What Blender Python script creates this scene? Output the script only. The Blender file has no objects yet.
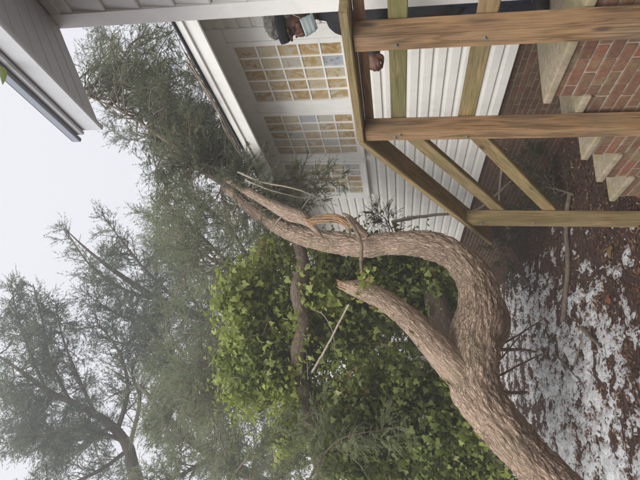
import bpy, bmesh, math, random
import numpy as np
from mathutils import Vector, Matrix

R = math.radians
random.seed(4)
rng = np.random.default_rng(11)
scene = bpy.context.scene
COL = scene.collection

# ------------------------------------------------------------------ camera (held sideways, rolled a quarter turn)
EYE = np.array([0.0, 0.0, 1.53])
GZ = -0.09                                             # ground level below the foot of the steps
F_PX, YAW, PITCH, ROLL = 492.0, R(21.4), R(9.7), R(0.95)
fw = np.array([math.sin(YAW)*math.cos(PITCH), math.cos(YAW)*math.cos(PITCH), math.sin(PITCH)])
r0 = np.array([math.cos(YAW), -math.sin(YAW), 0.0])
u0 = np.cross(r0, fw)
rt = math.cos(ROLL)*r0 + math.sin(ROLL)*u0
up = -math.sin(ROLL)*r0 + math.cos(ROLL)*u0
cam_d = bpy.data.cameras.new('camera')
cam = bpy.data.objects.new('camera', cam_d)
COL.objects.link(cam)
cam_d.sensor_fit = 'HORIZONTAL'
cam_d.sensor_width = 36.0
cam_d.lens = F_PX/640*36
cam_d.clip_start = 0.05
cam_d.clip_end = 3000
cx, cy, cz = -up, rt, -fw
M4 = Matrix(((cx[0], cy[0], cz[0], EYE[0]), (cx[1], cy[1], cz[1], EYE[1]), (cx[2], cy[2], cz[2], EYE[2]), (0, 0, 0, 1)))
cam.matrix_world = M4
scene.camera = cam

# ------------------------------------------------------------------ sky, sun, exposure
SUN_EL, SUN_AZ = R(40), math.atan2(-0.8, -0.6)      # azimuth as compass-like x,y direction to the sun
world = bpy.data.worlds.new('World')
scene.world = world
world.use_nodes = True
wn = world.node_tree
wn.nodes.clear()
wo = wn.nodes.new('ShaderNodeOutputWorld')
bg = wn.nodes.new('ShaderNodeBackground')
sky = wn.nodes.new('ShaderNodeTexSky')
sky.sky_type = 'NISHITA'
sky.sun_disc = False
sky.sun_elevation = SUN_EL
sky.sun_rotation = SUN_AZ
sky.air_density = 1.0
sky.dust_density = 6.0
mixw = wn.nodes.new('ShaderNodeMix')
mixw.data_type = 'RGBA'
mixw.inputs[0].default_value = 0.9                    # closed overcast layer over the clear sky
mixw.inputs[7].default_value = (3.72, 3.72, 3.90, 1)
wn.links.new(sky.outputs[0], mixw.inputs[6])
wn.links.new(mixw.outputs[2], bg.inputs[0])
bg.inputs[1].default_value = 0.10
wn.links.new(bg.outputs[0], wo.inputs[0])
sd = bpy.data.lights.new('sun', 'SUN')
sd.energy = 1.5
sd.angle = R(50)
sd.color = (1.0, 0.98, 0.945)
sun = bpy.data.objects.new('sun', sd)
COL.objects.link(sun)
to_sun = Vector((-0.8*math.cos(SUN_EL), -0.6*math.cos(SUN_EL), math.sin(SUN_EL)))
sun.rotation_euler = to_sun.to_track_quat('Z', 'Y').to_euler()
vs = scene.view_settings
vs.view_transform = 'Standard'
vs.look = 'None'
vs.gamma = 1
vs.use_curve_mapping = False
vs.exposure = 1.36
scene.cycles.max_bounces = 8
scene.cycles.volume_bounces = 1


# ------------------------------------------------------------------ helpers
def at(px, py, d):
    """world point seen at reference position px,py (640x480) and forward distance d"""
    return EYE + d*(fw + (240-py)/F_PX*rt - (px-320)/F_PX*up)


def on_ground(px, py, z=0.0):
    d = fw + (240-py)/F_PX*rt - (px-320)/F_PX*up
    return EYE + d*((z+GZ-EYE[2])/d[2])


def tag(o, label=None, cat=None, group=None, kind=None):
    if label: o['label'] = label
    if cat: o['category'] = cat
    if group: o['group'] = group
    if kind: o['kind'] = kind
    return o


def empty(name, loc=(0, 0, 0)):
    o = bpy.data.objects.new(name, None)
    o.location = loc
    COL.objects.link(o)
    o.empty_display_size = .1
    return o


def link(name, me, mat=None, parent=None, loc=None, smooth=False):
    if mat is not None and not me.materials:
        me.materials.append(mat)
    o = bpy.data.objects.new(name, me)
    COL.objects.link(o)
    if parent is not None:
        o.parent = parent
        if loc is None:
            pl = np.array(parent.location)
            if parent.parent is not None:
                pl = pl + np.array(parent.parent.location)
            o.location = tuple(-pl)
    if loc is not None:
        o.location = loc
    if smooth:
        me.shade_smooth()
    return o


def mesh_arrays(name, V, Fc, rnd=None, smooth=False):
    """fast mesh from arrays; Fc is (n,k) int array of equal-sided faces"""
    V = np.asarray(V, np.float32); Fc = np.asarray(Fc, np.int32)
    me = bpy.data.meshes.new(name)
    n, k = Fc.shape
    me.vertices.add(len(V)); me.vertices.foreach_set('co', V.ravel())
    me.loops.add(n*k); me.loops.foreach_set('vertex_index', Fc.ravel())
    me.polygons.add(n); me.polygons.foreach_set('loop_start', np.arange(0, n*k, k, dtype=np.int32))
    if rnd is not None:
        a = me.attributes.new('rnd', 'FLOAT', 'POINT')
        a.data.foreach_set('value', np.asarray(rnd, np.float32))
    me.update(calc_edges=True)
    me.validate()
    if smooth: me.shade_smooth()
    return me


BOXF = [(0, 1, 3, 2), (4, 6, 7, 5), (0, 4, 5, 1), (2, 3, 7, 6), (0, 2, 6, 4), (1, 5, 7, 3)]


def box_mesh(name, lo, hi, bevel=0.0, seg=1):
    bm = bmesh.new()
    vs_ = [bm.verts.new((x, y, z)) for x in (lo[0], hi[0]) for y in (lo[1], hi[1]) for z in (lo[2], hi[2])]
    for f in BOXF: bm.faces.new([vs_[i] for i in f])
    bmesh.ops.recalc_face_normals(bm, faces=bm.faces[:])
    if bevel: bmesh.ops.bevel(bm, geom=bm.edges[:], offset=bevel, segments=seg, affect='EDGES', profile=.6)
    me = bpy.data.meshes.new(name); bm.to_mesh(me); bm.free()
    return me


def prism_mesh(name, poly, axis, a, b):
    """extrude a 2-D polygon along an axis ('x': poly is y,z; 'y': poly is x,z; 'z': poly is x,y)"""
    bm = bmesh.new()
    def p3(p, t):
        return {'x': (t, p[0], p[1]), 'y': (p[0], t, p[1]), 'z': (p[0], p[1], t)}[axis]
    A = [bm.verts.new(p3(p, a)) for p in poly]; B = [bm.verts.new(p3(p, b)) for p in poly]
    n = len(poly)
    bm.faces.new(A); bm.faces.new(B[::-1])
    for i in range(n): bm.faces.new((A[i], B[i], B[(i+1) % n], A[(i+1) % n]))
    bmesh.ops.recalc_face_normals(bm, faces=bm.faces[:])
    me = bpy.data.meshes.new(name); bm.to_mesh(me); bm.free()
    return me


# numpy gradient-ish noise
_perm = rng.permutation(512).astype(np.int64)
_grad = rng.normal(size=(512, 3)); _grad /= np.linalg.norm(_grad, axis=1)[:, None]


def noise3(P):
    P = np.asarray(P, float); I = np.floor(P).astype(np.int64); f = P-I
    w = f*f*f*(f*(f*6-15)+10)
    out = np.zeros(len(P))
    for dx in (0, 1):
        for dy in (0, 1):
            for dz in (0, 1):
                h = _perm[(_perm[(_perm[(I[:, 0]+dx) & 511]+I[:, 1]+dy) & 511]+I[:, 2]+dz) & 511]
                d = f-np.array([dx, dy, dz])
                g = (_grad[h]*d).sum(1)
                ww = (w[:, 0] if dx else 1-w[:, 0])*(w[:, 1] if dy else 1-w[:, 1])*(w[:, 2] if dz else 1-w[:, 2])
                out += g*ww
    return out*1.5


def fbm(P, o=4):
    s = 0; a = 1.; t = 0
    for i in range(o):
        s = s+a*noise3(np.asarray(P)*2**i+i*17.3); t += a; a *= .5
    return s/t


def norm(v):
    v = np.asarray(v, float)
    return v/(np.linalg.norm(v, axis=-1, keepdims=True)+1e-9)


def spline(P, n):
    """Catmull-Rom through the rows of P (any width)"""
    P = np.asarray(P, float)
    Q = np.vstack([2*P[0]-P[1], P, 2*P[-1]-P[-2]])
    L = len(P)-1
    ts = np.linspace(0, L, n); out = []
    for t in ts:
        i = min(int(t), L-1); f = t-i
        a, b, c, d = Q[i], Q[i+1], Q[i+2], Q[i+3]
        out.append(.5*(2*b+(c-a)*f+(2*a-5*b+4*c-d)*f*f+(3*b-a-3*c+d)*f**3))
    return np.array(out)


def tube_arrays(P, r, k=6, cap=True):
    """quads of a tube with rotation-minimising frame; returns V (n*k), F"""
    P = np.asarray(P, float); n = len(P); r = np.broadcast_to(r, (n,))
    T = norm(np.gradient(P, axis=0))
    a = np.array([0, 0, 1.]) if abs(T[0, 2]) < .9 else np.array([1., 0, 0])
    N = norm(np.cross(T[0], a)); Ns = []
    for i in range(n):
        N = norm(N-T[i]*(N@T[i])); Ns.append(N)
    Ns = np.array(Ns); B = np.cross(T, Ns)
    th = np.arange(k)*2*np.pi/k
    V = P[:, None]+r[:, None, None]*(np.cos(th)[None, :, None]*Ns[:, None]+np.sin(th)[None, :, None]*B[:, None])
    i, j = np.meshgrid(np.arange(n-1), np.arange(k), indexing='ij')
    Fq = np.stack([i*k+j, i*k+(j+1) % k, (i+1)*k+(j+1) % k, (i+1)*k+j], -1).reshape(-1, 4)
    return V.reshape(-1, 3), Fq


class Arr:
    """collects quads"""
    def __init__(s): s.V = []; s.F = []; s.R = []; s.n = 0
    def add(s, V, Fq, r=None):
        s.V.append(V); s.F.append(Fq+s.n); s.n += len(V)
        s.R.append(np.full(len(V), random.random()) if r is None else np.broadcast_to(r, (len(V),)))
    def tube(s, P, r, k=6): s.add(*tube_arrays(P, r, k))
    def mesh(s, name, smooth=False):
        return mesh_arrays(name, np.vstack(s.V), np.vstack(s.F), np.concatenate(s.R), smooth)


# ------------------------------------------------------------------ materials
class NT:
    def __init__(s, name):
        s.m = bpy.data.materials.new(name); s.m.use_nodes = True
        s.t = s.m.node_tree; s.b = s.t.nodes['Principled BSDF']; s.out = s.t.nodes['Material Output']
    def n(s, typ, **kw):
        x = s.t.nodes.new(typ)
        for k, v in kw.items(): setattr(x, k, v)
        return x
    def l(s, a, b): s.t.links.new(a, b)
    def coord(s, what='Object', scale=(1, 1, 1)):
        c = s.n('ShaderNodeTexCoord'); mp = s.n('ShaderNodeMapping'); mp.inputs['Scale'].default_value = scale
        s.l(c.outputs[what], mp.inputs[0]); return mp.outputs[0]
    def pos(s, scale=(1, 1, 1)):
        c = s.n('ShaderNodeNewGeometry'); mp = s.n('ShaderNodeMapping'); mp.inputs['Scale'].default_value = scale
        s.l(c.outputs['Position'], mp.inputs[0]); return mp.outputs[0]
    def noise(s, vec, scale, detail=4, rough=.55, dist=0):
        x = s.n('ShaderNodeTexNoise'); x.inputs['Scale'].default_value = scale; x.inputs['Detail'].default_value = detail
        x.inputs['Roughness'].default_value = rough; x.inputs['Distortion'].default_value = dist
        s.l(vec, x.inputs['Vector']); return x.outputs[0]
    def ramp(s, fac, stops, interp='LINEAR'):
        x = s.n('ShaderNodeValToRGB'); x.color_ramp.interpolation = interp
        e = x.color_ramp.elements
        while len(e) < len(stops): e.new(.5)
        for i, (p, c) in enumerate(stops):
            e[i].position = p; e[i].color = (*c, 1) if len(c) == 3 else c
        s.l(fac, x.inputs[0]); return x.outputs[0]
    def mix(s, fac, a, b, mode='MIX'):
        x = s.n('ShaderNodeMix', data_type='RGBA', blend_type=mode)
        for src, i in ((fac, 0), (a, 6), (b, 7)):
            if isinstance(src, (int, float)): x.inputs[i].default_value = src
            elif isinstance(src, tuple): x.inputs[i].default_value = (*src, 1)
            else: s.l(src, x.inputs[i])
        return x.outputs[2]
    def val(s, a, op, b):
        x = s.n('ShaderNodeMath', operation=op)
        for i, q in enumerate((a, b)):
            if isinstance(q, (int, float)): x.inputs[i].default_value = q
            else: s.l(q, x.inputs[i])
        return x.outputs[0]
    def bump(s, h, strength=.3, dist=.01):
        x = s.n('ShaderNodeBump'); x.inputs['Strength'].default_value = strength; x.inputs['Distance'].default_value = dist
        s.l(h, x.inputs['Height']); s.l(x.outputs[0], s.b.inputs['Normal'])
    def col(s, c):
        if isinstance(c, tuple): s.b.inputs['Base Color'].default_value = (*c, 1)
        else: s.l(c, s.b.inputs['Base Color'])
    def rough(s, v): s.b.inputs['Roughness'].default_value = v
    def rand(s):
        return s.n('ShaderNodeObjectInfo').outputs['Random']


BW = [(0, (0, 0, 0)), (1, (1, 1, 1))]


def m_paint(name, c, dirt=(.5, .48, .43), amount=.35, rough=.5):
    m = NT(name); p = m.pos()
    d = m.ramp(m.noise(p, 5.5, 6, .65), [(.45, (0, 0, 0)), (.75, (1, 1, 1))])
    f = m.ramp(m.noise(m.pos((1, 1, .25)), 28, 4, .6), [(.4, (0, 0, 0)), (.8, (1, 1, 1))])
    k = m.val(m.val(d, 'MULTIPLY', f), 'MULTIPLY', amount)
    k2 = m.val(m.val(d, 'MULTIPLY', amount*.3), 'ADD', k)
    m.col(m.mix(k2, c, tuple(dirt))); m.rough(rough)
    m.bump(m.noise(p, 60, 3), .05, .004)
    return m.m


M = {}
M['siding'] = m_paint('white_siding', (.80, .785, .745), (.46, .45, .38), .45)
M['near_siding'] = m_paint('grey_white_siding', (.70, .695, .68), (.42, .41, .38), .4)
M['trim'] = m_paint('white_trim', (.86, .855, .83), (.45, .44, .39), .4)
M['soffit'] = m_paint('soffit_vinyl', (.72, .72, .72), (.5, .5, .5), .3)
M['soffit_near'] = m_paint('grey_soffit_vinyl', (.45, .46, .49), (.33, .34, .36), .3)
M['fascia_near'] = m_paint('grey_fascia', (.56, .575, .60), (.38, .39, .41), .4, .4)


def m_wood(name, green=0.0, lite=(.37, .22, .105), dark=(.13, .075, .034)):
    m = NT(name); o = m.coord('Object', (1, 1, 1))
    oi = m.n('ShaderNodeObjectInfo'); off = m.n('ShaderNodeVectorMath', operation='MULTIPLY_ADD')
    comb = m.n('ShaderNodeCombineXYZ')
    for i, k in enumerate((13.1, 7.7, 9.3)): m.l(m.val(oi.outputs['Random'], 'MULTIPLY', k), comb.inputs[i])
    add = m.n('ShaderNodeVectorMath', operation='ADD'); m.l(o, add.inputs[0]); m.l(comb.outputs[0], add.inputs[1])
    def mp(sc):
        x = m.n('ShaderNodeMapping'); x.inputs['Scale'].default_value = sc; m.l(add.outputs[0], x.inputs[0]); return x.outputs[0]
    # knots: sparse cells that bend the grain
    vor = m.n('ShaderNodeTexVoronoi', feature='F1'); vor.inputs['Scale'].default_value = 1; m.l(mp((3.2, 9, 9)), vor.inputs['Vector'])
    knot = m.ramp(vor.outputs['Distance'], [(.06, (1, 1, 1)), (.16, (0, 0, 0))])
    kw = m.ramp(vor.outputs['Distance'], [(.05, (1, 1, 1)), (.5, (0, 0, 0))])
    n1 = m.noise(mp((1.6, 13, 13)), 1.6, 2, .5, .6)
    grain = m.val(m.val(n1, 'MULTIPLY', 17.0), 'ADD', m.val(kw, 'MULTIPLY', 1.6))
    sn = m.val(m.val(grain, 'SINE', 0), 'MULTIPLY_ADD', .5); sn.node.inputs[2].default_value = .5
    fine = m.noise(mp((6, 190, 190)), 1.0, 3, .7)
    mixf = m.val(m.val(sn, 'MULTIPLY', .42), 'ADD', m.val(m.ramp(fine, [(.3, (0, 0, 0)), (.7, (1, 1, 1))]), 'MULTIPLY', .58))
    c = m.ramp(mixf, [(.2, dark), (.5, tuple((a+b)/2 for a, b in zip(lite, dark))), (.85, lite)])
    crack = m.ramp(m.noise(mp((2.2, 60, 60)), 1.0, 3, .6), [(.30, (1, 1, 1)), (.36, (0, 0, 0))])
    c = m.mix(m.val(crack, 'MULTIPLY', .75), c, (.05, .03, .018))
    c = m.mix(knot, c, (.07, .038, .02))
    grey = m.ramp(m.noise(m.pos((1, 1, 1)), 3.1, 5, .6), [(.42, (0, 0, 0)), (.72, (1, 1, 1))])
    c = m.mix(m.val(grey, 'MULTIPLY', .5), c, m.mix(fine, (.11, .085, .06), (.25, .195, .14)))
    if green > 0:
        g = m.ramp(m.noise(m.pos((1, 1, 1)), 5.5, 6, .65), [(.56-.34*green, (0, 0, 0)), (.78-.2*green, (1, 1, 1))])
        c = m.mix(m.val(g, 'MULTIPLY', .3+.4*green), c, m.mix(fine, (.10, .115, .03), (.21, .22, .075)))
    m.col(c); m.rough(.78)
    m.bump(m.val(m.val(mixf, 'ADD', m.val(knot, 'MULTIPLY', .5)), 'SUBTRACT', m.val(crack, 'MULTIPLY', 1.5)), .5, .003)
    return m.m


M['wood'] = m_wood('weathered_pine', .08)
M['wood_mossy'] = m_wood('mossy_pine', .55, (.36, .25, .12), (.17, .11, .05))
M['wood_green'] = m_wood('algae_green_pine', .8, (.30, .25, .12), (.13, .105, .045))
M['splinter'] = m_wood('raw_splintered_wood', 0, (.50, .30, .14), (.28, .145, .06))


def m_brick(name='old_red_brick', stain=.75, dark=1.0):
    m = NT(name); r = m.rand(); p = m.pos()
    c = m.ramp(r, [(0, (.155, .078, .05)), (.3, (.195, .108, .065)), (.55, (.19, .128, .078)), (.75, (.25, .098, .065)), (1, (.15, .092, .06))])
    k = m.ramp(m.noise(p, 45, 5, .7), [(.3, (.55, .55, .55)), (.75, (1.15, 1.12, 1.05))])
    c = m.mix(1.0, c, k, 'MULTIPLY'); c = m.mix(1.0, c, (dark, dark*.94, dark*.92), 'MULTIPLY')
    g = m.ramp(m.noise(p, 7, 5, .65), [(.5, (0, 0, 0)), (.72, (1, 1, 1))])
    c = m.mix(m.val(g, 'MULTIPLY', stain), c, (.22, .19, .10))
    w = m.ramp(m.noise(p, 120, 3, .6), [(.66, (0, 0, 0)), (.74, (1, 1, 1))])
    c = m.mix(m.val(w, 'MULTIPLY', .45), c, (.42, .38, .32))
    m.col(c); m.rough(.9); m.bump(m.noise(p, 90, 5, .7), .6, .006)
    return m.m


def m_rough(name, stops, scale, rough=.92, bump=.5, bd=.01, spots=None, det=6):
    m = NT(name); p = m.pos(); n = m.noise(p, scale, det, .65)
    c = m.ramp(n, stops)
    if spots:
        sc, lo, hi, cc, amt = spots
        c = m.mix(m.val(m.ramp(m.noise(p, sc, 4, .6), [(lo, (0, 0, 0)), (hi, (1, 1, 1))]), 'MULTIPLY', amt), c, cc)
    m.col(c); m.rough(rough); m.bump(m.noise(p, scale*3.1, 5, .7), bump, bd)
    return m.m


M['brick'] = m_brick()
M['brick_dark'] = m_brick('dark_brick', .25, .62)  # same brick, darker and with less stain, for the wing foundation
M['mortar'] = m_rough('mortar', [(.3, (.22, .195, .145)), (.7, (.38, .34, .265))], 30)
M['mortar_dark'] = m_rough('dark_mortar', [(.3, (.13, .11, .085)), (.7, (.23, .20, .155))], 30)  # darker tone of the mortar, behind the wing bricks
M['concrete'] = m_rough('stained_concrete', [(.3, (.20, .165, .115)), (.55, (.32, .265, .19)), (.75, (.41, .345, .26))], 30, spots=(9, .46, .68, (.27, .24, .10), .7))
M['gutter'] = m_paint('blue_grey_drip_edge', (.27, .30, .35), (.18, .19, .21), .4, .45)
M['shingle'] = m_rough('asphalt_shingle', [(.3, (.05, .055, .065)), (.7, (.11, .115, .125))], 60)
M['mulch'] = m_rough('red_brown_mulch', [(.25, (.035, .018, .013)), (.5, (.085, .042, .03)), (.75, (.15, .08, .055))], 34, bump=1, bd=.02)
M['metal'] = m_rough('galvanised_bolt', [(.3, (.10, .10, .10)), (.7, (.2, .2, .2))], 80, .5, .1)


def m_snow():
    m = NT('old_snow'); p = m.pos()
    c = m.ramp(m.noise(p, 14, 6, .7), [(.3, (.50, .505, .52)), (.5, (.72, .73, .75)), (.8, (.82, .83, .85))])
    d = m.ramp(m.noise(p, 60, 4, .6), [(.56, (0, 0, 0)), (.68, (1, 1, 1))])
    c = m.mix(m.val(d, 'MULTIPLY', .55), c, (.12, .085, .065))
    m.col(c); m.rough(.6); m.b.inputs['Subsurface Weight'].default_value = 0.0
    m.bump(m.noise(p, 55, 6, .75), .9, .02)
    return m.m


M['snow'] = m_snow()


def m_bark(name, a=(.39, .275, .195), b=(.58, .45, .345), c_=(.23, .145, .095), moss=0.0):
    m = NT(name)
    at_ = m.n('ShaderNodeAttribute', attribute_name='bark'); uv = at_.outputs['Vector']
    def mp(sc):
        x = m.n('ShaderNodeMapping'); x.inputs['Scale'].default_value = sc; m.l(uv, x.inputs[0]); return x.outputs[0]
    n1 = m.noise(mp((1, 1, .22)), 52, 5, .7, .5)
    n2 = m.noise(mp((1, 1, .5)), 12, 4, .6)
    n3 = m.noise(mp((1, 1, 1)), 170, 3, .6)
    wv = m.n('ShaderNodeTexNoise'); wv.inputs['Scale'].default_value = 40; wv.inputs['Detail'].default_value = 3; m.l(mp((1, 1, .5)), wv.inputs['Vector'])
    wadd = m.n('ShaderNodeVectorMath', operation='MULTIPLY_ADD'); m.l(wv.outputs['Color'], wadd.inputs[0]); wadd.inputs[1].default_value = (.034, .034, .034); m.l(mp((1, 1, .22)), wadd.inputs[2])
    vo = m.n('ShaderNodeTexVoronoi', feature='DISTANCE_TO_EDGE'); vo.inputs['Scale'].default_value = 66; m.l(wadd.outputs[0], vo.inputs['Vector'])
    vary = m.ramp(m.noise(mp((1, 1, .6)), 7, 4, .6), [(.35, (.5, .5, .5)), (.62, (1, 1, 1))])
    plate = m.ramp(vo.outputs['Distance'], [(.0, (0, 0, 0)), (.16, (.75, .75, .75)), (.5, (1, 1, 1))])
    base = m.ramp(n1, [(.3, c_), (.48, a), (.7, b)])
    base = m.mix(m.ramp(n2, [(.35, (0, 0, 0)), (.7, (.5, .5, .5))]), base, tuple(x*.68 for x in a))
    base = m.mix(m.val(m.ramp(n3, BW), 'MULTIPLY', .35), base, tuple(min(1, x*1.3) for x in b))
    base = m.mix(m.val(m.ramp(vo.outputs['Distance'], [(.0, (.7, .7, .7)), (.10, (0, 0, 0))]), 'MULTIPLY', vary), base, tuple(x*.75 for x in c_))
    if moss:
        g = m.ramp(m.noise(m.pos(), 4, 5, .6), [(.5, (0, 0, 0)), (.7, (1, 1, 1))])
        base = m.mix(m.val(g, 'MULTIPLY', moss), base, (.12, .14, .05))
    m.col(base); m.rough(.9)
    m.bump(m.val(m.val(m.val(plate, 'MULTIPLY', .9), 'MULTIPLY', vary), 'ADD', m.val(m.val(n1, 'MULTIPLY', .9), 'ADD', m.val(n3, 'MULTIPLY', .3))), 1.0, .016)
    return m.m


M['bark'] = m_bark('scaly_bark', moss=.35)
M['bark_dark'] = m_bark('dark_bark', (.17, .125, .09), (.28, .215, .165), (.09, .06, .045))
M['twig'] = m_rough('twig_bark', [(.3, (.10, .075, .055)), (.7, (.22, .175, .135))], 25)
M['twig_pale'] = m_rough('pale_dead_twig', [(.3, (.22, .185, .14)), (.7, (.40, .35, .28))], 25)


def m_leaf(name, stops, transl=.35, rough=.55, vein=False):
    m = NT(name)
    a = m.n('ShaderNodeAttribute', attribute_name='rnd').outputs['Fac']
    c = m.ramp(a, stops)
    c = m.mix(1.0, c, m.ramp(m.noise(m.pos(), 2.6, 3, .5), [(.3, (.7, .75, .7)), (.7, (1.25, 1.2, 1.1))]), 'MULTIPLY')
    m.col(c); m.rough(rough)
    m.b.inputs['Specular IOR Level'].default_value = .35
    tr = m.n('ShaderNodeBsdfTranslucent'); m.l(c, tr.inputs['Color'])
    mx = m.n('ShaderNodeMixShader'); mx.inputs[0].default_value = transl
    m.l(m.b.outputs[0], mx.inputs[1]); m.l(tr.outputs[0], mx.inputs[2]); m.l(mx.outputs[0], m.out.inputs[0])
    return m.m


M['cedar'] = m_leaf('cedar_sprays', [(0, (.13, .155, .10)), (.45, (.19, .215, .14)), (.8, (.245, .26, .17)), (1, (.29, .26, .18))], .48)
M['cedar_grey'] = m_leaf('grey_green_sprays', [(0, (.17, .21, .12)), (.5, (.24, .28, .165)), (1, (.31, .325, .20))], .45)
M['hemlock'] = m_leaf('hemlock_sprays', [(0, (.085, .12, .085)), (.5, (.13, .175, .12)), (1, (.18, .22, .145))], .45)
M['dead_needles'] = m_leaf('dark_dead_needles', [(0, (.035, .042, .025)), (.5, (.06, .07, .04)), (1, (.11, .10, .065))])
M['ivy'] = m_leaf('ivy_leaves', [(0, (.14, .18, .035)), (.35, (.25, .31, .065)), (.7, (.37, .42, .105)), (.9, (.43, .47, .16)), (.97, (.50, .49, .25)), (1, (.32, .19, .07))], .48, .42)
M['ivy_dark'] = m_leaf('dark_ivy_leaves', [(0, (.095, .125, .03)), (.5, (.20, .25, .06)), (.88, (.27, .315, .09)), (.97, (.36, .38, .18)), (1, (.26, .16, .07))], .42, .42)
M['litter'] = m_leaf('leaf_litter', [(0, (.04, .020, .014)), (.5, (.11, .052, .036)), (.82, (.19, .10, .065)), (.95, (.30, .20, .13)), (1, (.42, .34, .24))], .1, .9)


def m_glass():
    m = NT('slag_glass'); r = m.rand(); o = m.pos()
    comb = m.n('ShaderNodeCombineXYZ')
    for i, k in enumerate((31., 17., 23.)): m.l(m.val(r, 'MULTIPLY', k), comb.inputs[i])
    add = m.n('ShaderNodeVectorMath', operation='ADD'); m.l(o, add.inputs[0]); m.l(comb.outputs[0], add.inputs[1])
    sw = m.noise(add.outputs[0], 7, 4, .6, 2.2)
    base = m.ramp(r, [(0, (.40, .26, .10)), (.24, (.46, .32, .14)), (.46, (.52, .43, .27)), (.62, (.50, .48, .41)), (.78, (.44, .32, .15)), (.90, (.44, .44, .42)), (.96, (.38, .43, .50))], 'CONSTANT')
    c = m.mix(m.ramp(sw, [(.46, (0, 0, 0)), (.62, (1, 1, 1))]), base, (.50, .47, .38))
    c = m.mix(m.ramp(sw, [(.28, (1, 1, 1)), (.42, (0, 0, 0))]), c, (.25, .16, .065))
    m.col(c); m.rough(.16); m.b.inputs['Specular IOR Level'].default_value = .5
    m.bump(sw, .12, .01)
    return m.m


M['glass'] = m_glass()
M['skin'] = m_rough('dark_brown_skin', [(.3, (.105, .045, .028)), (.7, (.15, .068, .042))], 18, .5, .1, .002)
M['jacket'] = m_rough('charcoal_jacket', [(.3, (.011, .012, .016)), (.7, (.021, .023, .029))], 22, .75, .4, .006)
M['trousers'] = m_rough('navy_trousers', [(.3, (.012, .017, .032)), (.7, (.022, .028, .048))], 22, .8, .4, .006)
M['hair'] = m_rough('grey_curls', [(.3, (.11, .10, .09)), (.7, (.34, .32, .29))], 60, .8, 1, .01)
M['band'] = m_rough('black_headband', [(.3, (.010, .011, .014)), (.7, (.022, .023, .028))], 50, .85, .4, .004)
M['mask'] = m_rough('pale_blue_mask', [(.3, (.50, .63, .66)), (.7, (.62, .72, .74))], 20, .8, .2, .003)
M['strap'] = m_rough('white_elastic', [(.3, (.6, .6, .58)), (.7, (.7, .7, .68))], 20)
M['shoe'] = m_rough('black_shoe', [(.3, (.012, .012, .012)), (.7, (.025, .025, .025))], 20, .5)

# ------------------------------------------------------------------ ground
g = box_mesh('ground', (-300, -60, GZ-.4), (300, 500, GZ))
tag(link('ground', g, M['mulch']), kind='structure')

# old snow, thawing into holes: a fine sheet that dips under the ground
xs = np.arange(-2.6, 3.0, .02); ys = np.arange(2.7, 10.2, .024)
gx, gy = np.meshgrid(xs, ys, indexing='ij')
P2 = np.stack([gx.ravel(), gy.ravel(), 0*gx.ravel()], 1)
nz = .75*fbm(P2*np.array([5.5, 4.5, 1]), 4)+.42*fbm(P2*np.array([22, 18, 1])+3, 3)
big = fbm(P2*np.array([.9, .8, 1])+5, 3)
# ground under the eaves, along the steps and below the fallen trunk is bare
dist_steps = np.clip((P2[:, 0]-.62-(P2[:, 1]-3.4)*.33)/1.0, -2, 1.6)
cover = .10+.32*big-.42*np.clip(dist_steps, 0, 2)-.05*np.clip(-dist_steps-1.5, 0, 1)
cover -= .22*np.clip((P2[:, 1]-6.6)/2.5, 0, 1)
h = (nz+cover)
z = np.clip(h, -.25, .5)*.075+.012*np.clip(fbm(P2*22, 3), -1, 1)*(h > -.1)
edge = np.minimum.reduce([P2[:, 0]-xs[0], xs[-1]-P2[:, 0], P2[:, 1]-ys[0], ys[-1]-P2[:, 1]])
z -= .1*np.clip(1-edge/.5, 0, 1)
P2[:, 2] = np.clip(z, -.03, .06)+GZ
nx, ny = gx.shape
i, j = np.meshgrid(np.arange(nx-1), np.arange(ny-1), indexing='ij')
Fq = np.stack([i*ny+j, (i+1)*ny+j, (i+1)*ny+j+1, i*ny+j+1], -1).reshape(-1, 4)
keep = (P2[Fq][:, :, 2].max(1) > GZ-.012)
snow = link('snow', mesh_arrays('snow', P2, Fq[keep], smooth=True), M['snow'])
tag(snow, 'thawing old snow in patches on the ground beside the steps', 'snow', kind='stuff')

# mulch chips and needles
n = 60000
c = np.stack([rng.uniform(-2.2, 3.1, n), 2.6+rng.random(n)**1.9*6.5, np.zeros(n)], 1)
c = c[~((c[:, 0] > 1.5) & (c[:, 1] < 3.35))]
n = len(c)
a = rng.uniform(0, 2*np.pi, n); L = .006+.030*rng.random(n)**1.5; W = rng.uniform(.002, .009, n)
d = np.stack([np.cos(a), np.sin(a), rng.normal(0, .25, n)], 1); s = np.stack([-np.sin(a), np.cos(a), rng.normal(0, .4, n)], 1)
c[:, 2] = GZ+np.where(rng.random(n) < .03, rng.uniform(.02, .048, n), rng.uniform(.003, .022, n))
V = np.stack([c-d*L[:, None], c+s*W[:, None], c+d*L[:, None], c-s*W[:, None]], 1)
rv = np.repeat(rng.random(n), 4)
tag(link('leaf_litter', mesh_arrays('leaf_litter', V.reshape(-1, 3), np.arange(n*4).reshape(-1, 4), rv), M['litter']),
    'brown mulch chips and needles strewn over the ground', 'litter', kind='stuff')

# ------------------------------------------------------------------ house
house = empty('house', (3.0, 2.0, 0))
tag(house, 'white clapboard house with brick foundation and slag glass windows', 'house')
WX = 3.0            # wing wall
NX, NY = 1.8, 1.68  # corner of the near block
EXPO = .1115
SID0 = .648
prof = [(0, 0), (0, EXPO+.004), (-.004, EXPO+.004), (-.005, EXPO-.012), (-.017, EXPO*.62), (-.019, .004), (-.015, 0)]
unit_board = prism_mesh('siding_board', prof, 'y', 0, 1)
near_prof = [(0, 0), (0, .18), (-.003, .18), (-.021, .006), (-.018, 0)]
unit_near = prism_mesh('near_board', near_prof, 'y', 0, 1)


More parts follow.
